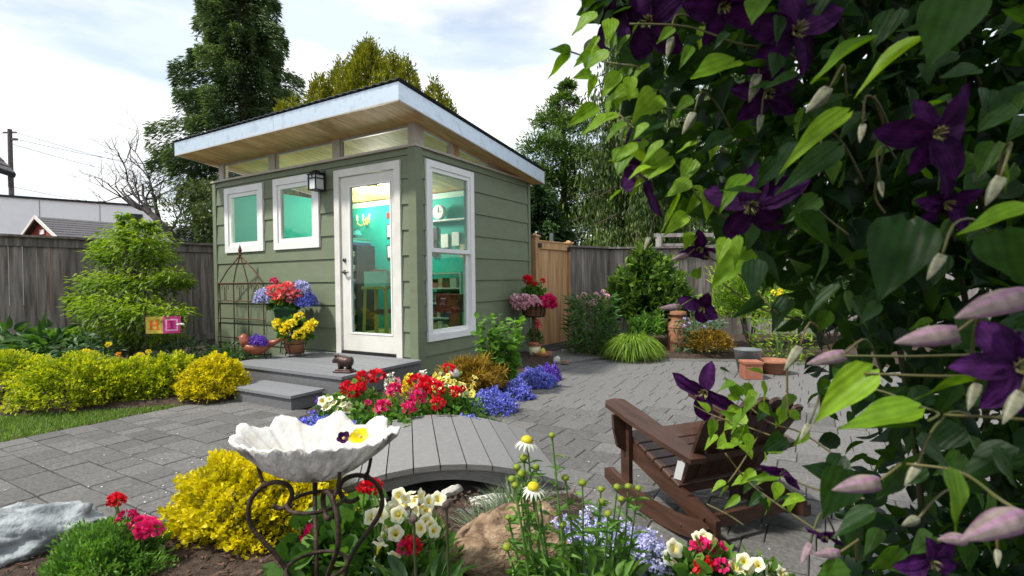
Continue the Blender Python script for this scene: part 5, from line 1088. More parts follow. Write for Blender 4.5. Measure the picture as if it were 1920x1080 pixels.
stemplant('pink coneflowers in front of the grey fence', hb(1110, 640, 7.6), [at(px, py, 7.6+random.uniform(-.15, .15)) for px, py in ((1085, 558), (1095, 553), (1118, 552), (1131, 547), (1137, 556), (1103, 570), (1113, 567), (1136, 573), (1092, 560), (1121, 557))], 'pale_pink', .85, .38, 1100, .85, 'mid_leaf', lw=(.12, .028))
shrub('hinoki_cypress', 'rounded dark green hinoki cypress shrub in front of the fence', hb(1215, 600, 8.3), (.56, .5, .62), 7500, .10, .05, 'cypress_green', 'round', .3, 8, .26, 8, .5, .62, extra=(((0, 0, 1.1), (.32, .3, .40), 1800),))
b = hb(1188, 660, 7.0); t = plant('ornamental_grass', 'arching lime green grass clump at the edge of the paving', b, None, 'grass'); n_ = 1500; az = rng.random(n_)*6.283; sp_ = .15+.85*rng.random(n_); A = []
P = np.stack([np.cos(az)*.05, np.sin(az)*.05, 0*az], 1); D = np.stack([np.cos(az)*sp_, np.sin(az)*sp_, .95+0*az], 1); L1 = .26+.17*rng.random(n_); Tt = rng.random(n_)
A.append(leaves(P, D, np.stack([np.cos(az), np.sin(az), -.3+0*az], 1)*-1, L1, .012, 'blade', Tt)); P2 = P+unit(D)*(L1*.85)[:, None]; D2 = np.stack([np.cos(az), np.sin(az), -.35-.6*sp_], 1); A.append(leaves(P2, D2, rdir(n_, 2), .20*sp_+.07, .010, 'blade', Tt)); swarm('blades', cat(*A), 'lime_grass', t, 'stuff')
mc = gnd(1272, 661); can = thing('milk_can', 'old rusty milk can beside the grass clump', 'milk can', (mc.x, mc.y, .02)); k_ = .165/.16
gg = G(); gg.lathe([(.150*k_, 0), (.158*k_, .01), (.158*k_, .37), (.15*k_, .40), (.10*k_, .46), (.092*k_, .48), (.092*k_, .50)], 24); gg.obj('body', 'rust_can', can, True)
gg = G(); gg.lathe([(.092*k_, .501), (.12*k_, .54), (.125*k_, .55), (.11*k_, .56), (.115*k_, .585), (.04, .595)], 24); gg.obj('lid', 'rust_can', can, True)
for sg in (-1, 1): gg = G(); gg.tube([(sg*.14, 0, .40), (sg*.17, 0, .44), (sg*.15, 0, .48), (sg*.10, 0, .48)], .010, 6); gg.obj('handle', 'rust_can', can)
gg = G(); gg.tube([(math.cos(a*math.pi/12)*.166, math.sin(a*math.pi/12)*.166, .36) for a in range(25)], .006, 5); gg.obj('hoop', 'rust_can', can)
stemplant('pale blue flowers behind the rusty milk can', hb(1310, 640, 7.4), [at(random.uniform(1280, 1345), random.uniform(565, 630), 7.4+random.uniform(-.2, .2)) for _ in range(26)], 'violet', .5, .35, 500, .5, 'blue_leaf', 'bellflower')
MATS['petal_lilac2'] = MATS['petal_lilac']; lil = [ball_head('flower_head', 'petal_lilac')]
for o in list(C.objects):
    if o.parent and o.parent.name.startswith('bellflower') and o.name.startswith('flower_head'): o.data = lil[0]
shrub('barberry_shrub', 'orange green ball shrub beside the milk can', hb(1330, 660, 7.2), (.30, .28, .22), 3600, .035, .016, 'thread_gold', 'diamond', .5, 8, .14, 12, .5, .16)
shrub('goldenrod_shrub', 'wispy yellow green shrub in front of the pale fence', hb(1405, 600, 7.8), (.62, .5, .62), 5200, .10, .016, 'lime_grass', 'blade', .5, 6, .3, 14, .25, .6)
shrub('laurel_shrub', 'dark shrub behind the clematis by the pale fence', hb(1560, 600, 8.2), (.9, .6, .75), 4200, .10, .05, 'dark_leaf', 'ovate', .5, 6, .25, 15, .4, .6)
shrub('fern_shrub', 'small fresh green shrub left of the milk can', hb(1215, 640, 7.75), (.26, .22, .20), 900, .09, .035, 'fresh_leaf', 'ovate', .6, 6, .25, 16, .4, .3)
stemplant('yellow flowers glimpsed through the clematis leaves', hb(1462, 600, 6.8), [at(px, py, 6.8+random.uniform(-.1, .1)) for px, py in ((1456, 498), (1455, 510), (1452, 516), (1450, 549), (1458, 551), (1465, 554), (1486, 565), (1455, 579), (1462, 545), (1470, 580))], 'yellow', .9, .4, 500, .75, 'lime_grass', 'coreopsis')
bkt = gnd(1402, 700); o = thing('zinc_bucket', 'dull zinc bucket at the far edge of the paving', 'bucket', (bkt.x, bkt.y, 0.01)); gg = G(); gg.lathe([(.10, 0), (.15, .26), (.155, .265), (.15, .27), (.13, .26), (.02, .24)], 20); gg.obj('body', 'zinc', o, True)
bq = gnd(1408, 709); o = thing('clay_box', 'small square terracotta box standing on the far paving', 'pot', (bq.x, bq.y, 0.004), R(25)); gg = G(); gg.box(-.09, .09, -.09, .09, 0, .16); gg.obj('body', 'brick', o); gg = G(); gg.box(-.1, .1, -.1, .1, .161, .185); gg.obj('rim', 'brick', o)
bq = gnd(1452, 700); o = thing('clay_pot', 'wide terracotta bowl on the far paving behind the chair', 'pot', (bq.x, bq.y, 0.004)); gg = G(); pot(gg, .12, .17, .15); gg.obj('body', 'rust_can', o, True)

# =================================================================== FRONT BED
# mulch chips
pts = []
while len(pts) < 5200:
    x, y = random.uniform(-3.4, .6), random.uniform(.3, 2.45)
    if pdist(x, y, BED_FRONT) > .04: pts.append((x, y, .052+random.uniform(-.01, .012)))
P = np.array(pts); n = len(P); D = rng.normal(size=(n, 3))*np.array([1, 1, .25]); o = swarm('mulch', leaves(P, D, rdir(n, 2.5), .018+.03*rng.random(n), .010, 'diamond'), 'bark_mulch', kind='stuff'); tag(o, 'brown bark mulch covering the front bed', 'mulch')
# bird bath
BB = at(590, 826, 1.6); BZ = BB.z
bath = thing('bird_bath', 'white giant clam shell bird bath on a scrolled iron stand', 'bird bath', (BB.x, BB.y, .045), YAW)
BZ -= .045
gg = G(); nt_, ns = 144, 14; v = []; a_, b_ = .253, .130; fi = []
def rim(th):
    s_ = math.sin(th); far = max(0, s_)**.6; wv = math.cos(th*9.0-.6)
    return Vector((a_*math.cos(th)*(1+.025*far*wv), b_*s_*(1+.06*far*wv), .010+.006*s_+far*(.014+.019*wv)+max(0, -s_)*.006*math.sin(th*3)+.012*abs(math.cos(th))**4+.003*math.sin(th*23)+.0022*math.sin(th*41+1)+.0015*math.sin(th*67)))
for inner in (0, 1):
    for i in range(ns+1):
        u = i/ns
        for k in range(nt_):
            th = 2*math.pi*k/nt_; p = rim(th); q_ = math.cos(u*math.pi/2)
            rad = (1-u)**.85 if inner == 0 else (1-u)**.8; rib = 1+.045*math.cos(th*9-.6)*(1-u)*(1 if math.sin(th) > -.3 else .6)
            dep_ = .118 if inner == 0 else .10; zz = p.z*(1-u)**.8-dep_*(1-(1-u)**1.9)
            off = 0 if inner == 0 else .011*(1 if i > 0 else .55)
            v.append((p.x*rad*rib*(1-off*2), p.y*rad*rib*(1-off*3)-.02*u, BZ+zz+off+(.003*math.sin(th*27+u*9)*(1-u)+.0015*math.sin(th*40+u*30) if inner == 0 else .0015*math.sin(th*31)*(1-u))))
nb_ = (ns+1)*nt_; f = []
for inner in (0, 1):
    for i in range(ns):
        for k in range(nt_):
            o = inner*nb_+i*nt_; q4 = (o+k, o+(k+1) % nt_, o+nt_+(k+1) % nt_, o+nt_+k); f.append(q4 if inner else q4[::-1])
for k in range(nt_): f.append((k, (k+1) % nt_, nb_+(k+1) % nt_, nb_+k))
gg.add(v, f); shell = gg.obj('shell_bowl', ['shell_out', 'shell_in'], bath, True)
mi = [0]*(ns*nt_)+[1]*(ns*nt_)+[1]*nt_; shell.data.polygons.foreach_set('material_index', mi)
LEG = [(.128, .412), (.105, .402), (.082, .415), (.07, .448), (.085, .475), (.122, .484), (.16, .470), (.19, .437), (.20, .39), (.188, .345), (.155, .30), (.115, .25), (.085, .19), (.082, .11), (.115, .03), (.16, .0)]
def smooth(pts, m=4):
    out_ = []; P_ = [Vector(p) for p in pts]
    for i in range(len(P_)-1):
        p0, p1, p2, p3 = P_[max(i-1, 0)], P_[i], P_[i+1], P_[min(i+2, len(P_)-1)]
        for k in range(m):
            t = k/m; out_.append(.5*((2*p1)+(-p0+p2)*t+(2*p0-5*p1+4*p2-p3)*t*t+(-p0+3*p1-3*p2+p3)*t**3))
    return out_+[P_[-1]]
for az in (186, 18, -52, 112):
    c_, s_ = math.cos(R(az)), math.sin(R(az)); gg = G(); gg.tube(smooth([(r_*c_, r_*s_, z_-.045 if z_ > .05 else z_) for r_, z_ in LEG]), .0075, 8); gg.obj('leg', 'iron', bath, True)
    gg = G(); gg.tube(smooth([(.165*c_, .165*s_, .42), (.15*c_, .15*s_, .44), (.15*c_, .14*s_, BZ-.14), (.165*c_, .115*s_, BZ-.10), (.172*c_, .112*s_, BZ-.068)]), .0055, 7); gg.obj('hook', 'iron', bath, True)
for rr, zz in ((.082, .372), (.09, .17)): gg = G(); gg.tube([(math.cos(a*math.pi/14)*rr, math.sin(a*math.pi/14)*rr, zz) for a in range(29)], .006, 7, False); gg.obj('ring', 'iron', bath, True)
def pansy(name, label, loc, mat, s_):
    t = thing(name, label, 'flower', loc); n_ = 5; az = np.arange(n_)*1.257; d = np.stack([np.cos(az), np.sin(az), .5+0*az], 1); swarm('petals', leaves(np.zeros((n_, 3)), d, np.tile([0, 0, 1.], (n_, 1)), s_, s_*1.0, 'round'), mat, t)
    gg = G(); gg.lathe([(.004, 0), (.005, .006), (.001, .009)], 8); gg.obj('centre', 'stool_yellow', t); t.rotation_euler = (R(45), R(10), YAW); return t
pansy('pansy', 'yellow pansy lying in the shell bird bath', at(676, 820, 1.58), 'petal_yellow', .030); pansy('pansy', 'second yellow pansy beside the first in the shell', at(666, 823, 1.585), 'petal_yellow', .022); pansy('pansy', 'dark purple pansy lying in the shell bird bath', at(645, 823, 1.60), 'clematis_petal', .024)
# golden shrub, rocks, boulder
shrub('golden_shrub', 'large golden yellow shrub behind the shell bird bath', hb(488, 900, 2.33), (.36, .33, .235), 20000, .017, .014, 'gold_leaf', 'round', .6, 12, .16, 21, .62, .10)
rk = at(70, 1010, 2.15); rock('grey_rock', 'large pale grey rock at the bottom left corner', (rk.x-.04, rk.y-.03, .05), (.32, .24, .15), 'rock_grey', 12, 5, .22, rz=R(40))
rk = hb(912, 1000, 2.0); rock('brown_boulder', 'brown boulder in the front bed beside the coneflowers', (rk.x+.12, rk.y+.02, .06), (.27, .22, .16), 'rock_brown', 23, 5, .16, rz=R(30))
rk = gnd(862, 940); rock('driftwood_stone', 'pale split stone under the footbridge edge', (rk.x-.03, rk.y-.03, .05), (.075, .025, .03), 'rock_pale', 9, 3, .2, rz=R(75))
rk = gnd(925, 955); rock('flat_stone', 'flat pale stone in the dry stream under the footbridge', (rk.x, rk.y, .03), (.12, .08, .03), 'rock_pale', 10, 3, .15, rz=R(30))
rk = gnd(700, 945); rock('flat_stone', 'flat grey stone at the left foot of the footbridge', (rk.x, rk.y, .03), (.10, .07, .03), 'rock_grey', 14, 3, .15)
shrub('dwarf_conifer', 'low green fan-leaved conifer in front of the grey rock', hb(195, 1040, 1.88), (.20, .17, .15), 9500, .020, .007, 'fresh_leaf', 'diamond', .5, 9, .24, 31, .4, .05)
geranium('magenta geranium behind the low green conifer', [at(277, 985, 1.95), at(288, 990, 1.93), at(262, 983, 1.97), at(240, 972, 1.98), at(270, 993, 1.93)], .10, 'magenta', .62, hb(255, 1030, 1.97), 160, .035, hz=.18)
geranium('single red geranium stalk against the paving at lower left', [at(217, 935, 1.98), at(211, 938, 1.98), at(223, 938, 1.97)], .08, 'red', .46, hb(222, 1030, 1.98), 120, .035, hz=.17)
geranium('red geranium head glowing behind the bird bath scroll', [at(692, 911, 1.85), at(684, 913, 1.85), at(700, 913, 1.85)], .16, 'red', .56, hb(690, 1000, 1.88), 260, .05, 'fresh_leaf', hz=.27)
geranium('red geranium low between the bird bath legs', [at(582, 1001, 1.9), at(575, 1004, 1.9), at(592, 1004, 1.9)], .18, 'magenta', .55, hb(625, 1020, 1.92), 340, .055, 'mid_leaf', hz=.24)
geranium('red geranium among the pale petunias in front', [at(768, 1018, 1.72), at(760, 1027, 1.72), at(776, 1024, 1.71)], .12, ('red', 'magenta'), .5, hb(770, 1040, 1.74), 220, .045, hz=.14)
bl_ = [at(px, py, 1.86+random.uniform(-.08, .08)) for px, py in ((713, 945), (738, 950), (748, 930), (757, 945), (765, 925), (790, 930), (805, 940), (800, 955), (822, 935), (735, 960), (747, 965), (730, 985), (712, 965), (800, 978), (808, 985), (780, 955), (722, 1005), (815, 995), (760, 935), (775, 940), (698, 970), (742, 1000), (786, 990))]
petunia('pale yellow petunias beside the bird bath stand', bl_, hb(762, 1000, 1.88), (.22, .20, .22), 'petunia', .9, nleaf=900)
petunia('pale petunias close to the left of the brown boulder', [at(700, 1060, 1.7), at(712, 1020, 1.72), at(740, 1040, 1.7)], hb(740, 1050, 1.66), (.22, .16, .13), 'petunia', .9, 'mid_leaf', 700)
broadleaf('dark green leafy plant at the bottom beside the boulder', hb(790, 1070, 1.52), .16, 90, .12, .035, 'mid_leaf', hz=.24)
# white coneflowers
ec = hb(1085, 1080, 1.72); t = plant('white_coneflower', 'tall white coneflowers with many green buds in the front bed', ec); gg = G(); A = []
hd = [(988, 828, 1.62, 'w'), (1035, 818, 1.6, 'b'), (1000, 915, 1.6, 'w'), (982, 860, 1.62, 'b'), (969, 878, 1.64, 'b'), (978, 890, 1.62, 'b'), (1060, 898, 1.62, 'b'), (1092, 907, 1.6, 'b'), (1127, 919, 1.64, 'b'), (1157, 915, 1.68, 'b'), (1178, 914, 1.7, 'b'), (1197, 917, 1.72, 'b'), (1128, 942, 1.62, 'b'), (1165, 938, 1.65, 'b'), (960, 900, 1.66, 'b'), (966, 912, 1.6, 'b'), (950, 1028, 1.5, 'b'), (1005, 878, 1.68, 'b'), (1140, 965, 1.6, 'b'), (1056, 985, 1.6, 'b'), (953, 972, 1.7, 'b')]
gb = G(); gb.lathe([(.003, -.008), (.011, -.002), (.013, .004), (.010, .010), (.004, .014)], 10, tint=.25); budm = gb.mesh('bud', 'cone_head', True)
gb = G(); gb.lathe([(.006, -.006), (.018, .0), (.020, .006), (.015, .014), (.005, .019)], 14, tint=.85); conem = gb.mesh('cone', 'cone_head', True)
n_ = 15; az = np.arange(n_)*2*math.pi/n_; pet = trimesh('petals', *leaves(np.stack([np.cos(az)*.014, np.sin(az)*.014, 0*az], 1), np.stack([np.cos(az), np.sin(az), -.55-.35*rng.random(n_)], 1), np.tile([0, 0, 1.], (n_, 1)), .034, .010, 'blade'), 'petal_white')
sep = trimesh('sepals', *leaves(np.stack([np.cos(az)*.006, np.sin(az)*.006, 0*az], 1), np.stack([np.cos(az), np.sin(az), .35+.5*rng.random(n_)], 1), np.tile([0, 0, 1.], (n_, 1)), .016, .005, 'blade'), 'fresh_leaf')
for px, py, d, k in hd:
    p = at(px, py, d)-ec; foot = Vector((p.x*.72+random.uniform(-.03, .03), p.y*.72, 0)); mid = foot.lerp(p, .5)+Vector((random.uniform(-.015, .015), random.uniform(-.015, .015), 0)); gg.tube([foot, mid, p], [.0045, .004, .0028], 6)
    h_ = link('flower_head', conem if k == 'w' else budm, t, p, (random.uniform(-.15, .15), random.uniform(-.15, .15), 0), 1 if k == 'w' else random.uniform(.8, 1.1)); link('petals' if k == 'w' else 'sepals', pet if k == 'w' else sep, h_)
    m_ = 20; u = rng.random(m_)**.8*.93; az = rng.random(m_)*6.283; fo = np.array(foot); Pn = fo+np.outer(u, np.array(p-foot)); A.append(leaves(Pn, np.stack([np.cos(az), np.sin(az), .35+.3*rng.normal(size=m_)], 1), rdir(m_, 1.6), (.085-.05*u)*(.7+.6*rng.random(m_)), .020-.009*u, 'ovate', np.clip(.35+.6*rng.random(m_), 0, 1)))
gg.obj('stems', 'stem_green', t); swarm('foliage', cat(*A), 'fresh_leaf', t, 'stuff')
broadleaf('fresh green leafy growth at the foot of the white coneflowers', hb(1110, 1080, 1.58), .22, 200, .085, .026, 'fresh_leaf', hz=.24)
# spent seed stalks
for px, py, d, lab in ((837, 950, 1.5, 'dry brown seed stalk standing left of the boulder'), (776, 976, 1.52, 'shorter dry brown seed stalk among the petunias')):
    p = at(px, py, d); t = plant('seed_stalk', lab, (p.x, p.y, 0)); gg = G(); gg.tube([(0, 0, 0), (.005, 0, p.z*.5), (0, 0, p.z)], .0042, 6); gg.obj('stem', 'stem_dark', t); gg = G(); gg.lathe([(.004, -.006), (.013, .0), (.012, .01), (.004, .016)], 10); gg.obj('seed_head', 'bark', t, True, loc=(0, 0, p.z))
for px, py, d, r_, n_, lab in ((1045, 985, 1.95, (.13, .12, .19), 1500, 'pale blue lobelia behind the white coneflower stems'), (1130, 1000, 1.93, (.16, .13, .18), 1800, 'pale blue lobelia right of the boulder'), (1205, 1045, 1.88, (.14, .12, .15), 1400, 'pale blue lobelia at the bed corner near the chair')): lobelia(lab, hb(px, py, d), r_, n_, 'petal_lilac', .013, 'fresh_leaf')
def tuft(label, b, n_, L0, wd, mat, spread=.9, name='fescue_grass', r0=.04):
    t = plant(name, label, b, None, 'grass'); az = rng.random(n_)*6.283; sp_ = spread*rng.random(n_); P = np.stack([np.cos(az)*r0*rng.random(n_)*2, np.sin(az)*r0*rng.random(n_)*2, 0*az], 1); D = np.stack([np.cos(az)*sp_, np.sin(az)*sp_, .6+.4*rng.random(n_)], 1)
    swarm('blades', leaves(P, D, np.stack([-np.cos(az), -np.sin(az), .4+0*az], 1), L0*(.6+.5*rng.random(n_)), wd, 'blade'), mat, t, 'stuff')
tuft('grey green fescue grass at the foot of the footbridge', hb(930, 945, 2.15), 420, .17, .005, 'fescue', 1.6, r0=.06); tuft('second fescue tuft beside the white coneflowers', hb(965, 930, 2.3), 420, .22, .005, 'fescue', 1.5, r0=.05)
# bottom right flowers
geranium('red and magenta geranium at the bottom beside the rocking chair', [at(1306, 1027, 1.78), at(1318, 1022, 1.78), at(1345, 1026, 1.77), at(1325, 1058, 1.72), at(1312, 1064, 1.72), at(1354, 1060, 1.72), at(1336, 1030, 1.78)], .14, ('red', 'magenta'), .5, hb(1330, 1060, 1.78), 200, .045, hz=.16)
petunia('cream petunias at the bottom left of the red geranium by the chair', [at(px, py, 1.8) for px, py in ((1265, 1028), (1258, 1045), (1272, 1050), (1310, 1008), (1300, 1066), (1262, 1068), (1322, 1006))], hb(1285, 1060, 1.8), (.13, .12, .14), 'petunia', 1.0, nleaf=240)
petunia('cream petunias at the bottom edge in front of the clematis', [at(px, py, 1.75) for px, py in ((1395, 1052), (1420, 1058), (1445, 1070), (1400, 1070), (1468, 1076), (1380, 1062))], hb(1420, 1085, 1.77), (.16, .12, .11), 'petunia', 1.0, nleaf=240)

# =================================================================== ROCKING CHAIR
ch = thing('rocking_chair', 'brown wooden adirondack rocking chair facing away on the paving', 'chair', (-.48, 2.56, 0), R(52.4)); ch.scale = (.9, .77, .9)
HW = .31
def plank2(name, a, b, w_, t_, up=(0, 0, 1), parent=ch): gg = G(); gg.beam(a, b, w_, t_, up); return gg.obj(name, 'chair_wood', parent)
def outline_board(name, poly, x0, x1):
    """board cut from an outline in the (y, z) plane, thick along x"""
    gg = G(); gg.prism(poly, x0, x1, Matrix(((0, 0, 1, 0), (1, 0, 0, 0), (0, 1, 0, 0), (0, 0, 0, 1)))); return gg.obj(name, 'chair_wood', ch)
def arcz(y): return .004+.26*(y-.02)**2
for sg in (-1, 1):
    ys = [.50-.95*i/16 for i in range(17)]; top = [(y, arcz(y)+.085-(.03 if i in (0, 16) else 0)) for i, y in enumerate(ys)]; bot = [(y, arcz(y)) for y in reversed(ys)]
    x_ = sg*HW; r_ = outline_board('rocker', top+bot, x_-.016, x_+.016)
    for yy in (.40, -.27): gg = G(); gg.lathe([(.008, 0), (.006, .004)], 8); gg.v = [(-p[2] if sg < 0 else p[2], p[0], p[1]) for p in gg.v]; gg.obj('bolt', 'nickel', r_, loc=(x_+sg*.0165, yy, arcz(yy)+.045))
    outline_board('seat_rail', [(.33, .335), (.345, .27), (.30, .235), (-.40, .075), (-.47, .08), (-.47, .15), (-.30, .195), (-.05, .225), (.20, .31)], sg*(HW-.045)-.014, sg*(HW-.045)+.014)
    outline_board('front_leg', [(.335, .07), (.245, .07), (.245, .475), (.335, .49)], sg*(HW-.017)-.013+sg*-.0, sg*(HW-.017)+.011)
    outline_board('arm_bracket', [(.325, .478), (.255, .468), (.265, .36), (.29, .27), (.305, .29)], sg*(HW+.03)-.012, sg*(HW+.03)+.012) if False else None
    # bracket stands in front of the leg under the arm
    gg = G(); gg.prism([(0, 0), (.075, 0), (.07, -.08), (.045, -.18), (.0, -.21)], -.012, .012, Matrix(((sg, 0, 0, sg*(HW-.0)), (0, 0, 1, .29), (0, 1, 0, .478), (0, 0, 0, 1)))); gg.obj('arm_bracket', 'chair_wood', ch)
    # arm: paddle shape in plan, tilted back
    pl = [(.43, -.025), (.452, .0), (.46, .045), (.445, .09), (.41, .112), (.2, .112), (-.12, .098), (-.36, .075), (-.37, -.01), (-.1, -.02), (.2, -.03)]
    Mx = Matrix(((0, sg, 0, sg*(HW-.055)), (math.cos(R(-9)), 0, 0, 0), (math.sin(R(9)), 0, 1, .432), (0, 0, 0, 1)))
    gg = G(); gg.prism(pl, 0, .024, Mx); gg.obj('arm', 'chair_wood', ch)
    pass
for i in range(7):
    u = i/6; y_ = .315-.46*u; z_ = .345-.132*u+(-.012 if i == 0 else 0); tl = .28 if i else .75
    gg = G(); M_ = Matrix.Translation((0, y_, z_)) @ Matrix.Rotation(R(16), 4, 'X'); gg.box(-HW+.055-.02, HW-.055+.02, -.036, .036, 0, .02, M_, bev=.004); gg.obj('seat_slat', 'chair_wood', ch)
for k in range(7):
    u = (k-3)/3; hb_ = .72-.10*abs(u)**1.6; xb, xt = u*.20, u*.27; gg = G(); w_ = .036
    bot_ = Vector((xb, -.12, .17)); tp_ = Vector((xt, -.12-.36*hb_/.72, .17+.50*hb_/.72)); d_ = (tp_-bot_).normalized(); sd = Vector((1, 0, 0)); nn2 = sd.cross(d_).normalized(); ln2 = (tp_-bot_).length
    prof = [(-.030, 0), (.030, 0), (.038, ln2-.03), (.028, ln2-.008), (0, ln2), (-.028, ln2-.008), (-.038, ln2-.03)]
    gg.prism(prof, -.009, .009, Matrix(((sd.x, d_.x, nn2.x, bot_.x), (sd.y, d_.y, nn2.y, bot_.y), (sd.z, d_.z, nn2.z, bot_.z), (0, 0, 0, 1)))); gg.obj('back_slat', 'chair_wood', ch)
plank2('back_crossbar', (-HW+.02, -.31, .385), (HW-.02, -.31, .385), .05, .03); plank2('back_crossbar', (-.25, -.165, .205), (.25, -.165, .205), .03, .06); plank2('back_crossbar', (-.26, -.435, .56), (.26, -.435, .56), .03, .05)
plank2('stretcher', (-HW+.02, -.38, .11), (HW-.02, -.38, .11), .03, .06); plank2('front_apron', (-HW+.06, .335, .30), (HW-.06, .335, .30), .02, .07)
gg = G(); gg.box(-.018, .018, -.001, .001, -.085, 0, Matrix.Translation((-HW-.02, -.285, .372)) @ Matrix.Rotation(R(-37), 4, 'Z') @ Matrix.Rotation(R(14), 4, 'Y')); gg.obj('care_tag', 'paper', ch)
gg = G(); gg.tube([(-HW-.02, -.285, .372), (-HW-.01, -.285, .395), (-HW, -.285, .40)], .0015, 4); gg.obj('tag_string', 'paper', ch)

# =================================================================== CLEMATIS
cv = thing('clematis_vine', 'dark purple clematis vine filling the right side of the view', 'vine', (at(1750, 500, 1.0).x, at(1750, 500, 1.0).y, 0)); cl0 = Vector(cv.location)
def leafmesh(seed):
    """one large clematis leaf with a raised midrib fold, curled tip and ribbed veins"""
    g_ = random.Random(seed); gg = G(); m_, kk = 9, 7; v = []; t = []; curl = g_.uniform(-.10, .22); fold = g_.uniform(.05, .22); sw = g_.uniform(-.12, .12); wav = g_.uniform(.01, .03)
    for i in range(m_+1):
        u = i/m_; w_ = .33*math.sin(math.pi*min(1, (u*.97+.03))**.62)**1.05*(1-.35*u) if u < 1 else 0
        if u == 0: w_ = .05
        for k in range(kk):
            s_ = (k/(kk-1)*2-1); v.append((u-(.06*abs(s_)**2*(1-u)**2), s_*w_*.92+sw*u*u, abs(s_)*fold*w_*2-curl*u*u+wav*math.sin(u*11+s_*3)*abs(s_)-.012*math.cos(s_*math.pi*3)*(.6-.5*u))); t.append(0)
    gg.add(v, [(i*kk+k, i*kk+k+1, (i+1)*kk+k+1, (i+1)*kk+k) for i in range(m_) for k in range(kk-1)], t); return gg
LM = []
for s_ in range(8):
    gg = leafmesh(s_); tn = (.25, .55, .8, .45, .7, .3, .9, .6)[s_]; gg.t = [tn]*len(gg.v); LM.append(gg.mesh('leaf', 'clematis_leaf', True))
LM_LIT = []  # leaf meshes with the sun glow in their colour
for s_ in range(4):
    gg = leafmesh(s_+20); gg.t = [(.2, .5, .75, .95)[s_]]*len(gg.v); LM_LIT.append(gg.mesh('leaf', 'clematis_sunlit', True))
def leaf_between(a, b, wide=1., tilt=None, mesh=None):
    a = Vector(a); b = Vector(b); d = (b-a); ln_ = d.length; d.normalize(); nrm_ = tilt if tilt is not None else (Vector((0, 0, .7))-CF*.6+Vector((random.gauss(0, .35), random.gauss(0, .35), random.gauss(0, .3))))
    s_ = Vector(nrm_).cross(d).normalized(); n_2 = d.cross(s_); o = link('leaf', mesh or random.choice(LM), cv); o.matrix_local = Matrix.Translation(a-cl0) @ frame(d, s_, n_2).to_4x4() @ Matrix.Diagonal((ln_, ln_*wide, ln_, 1)); return o
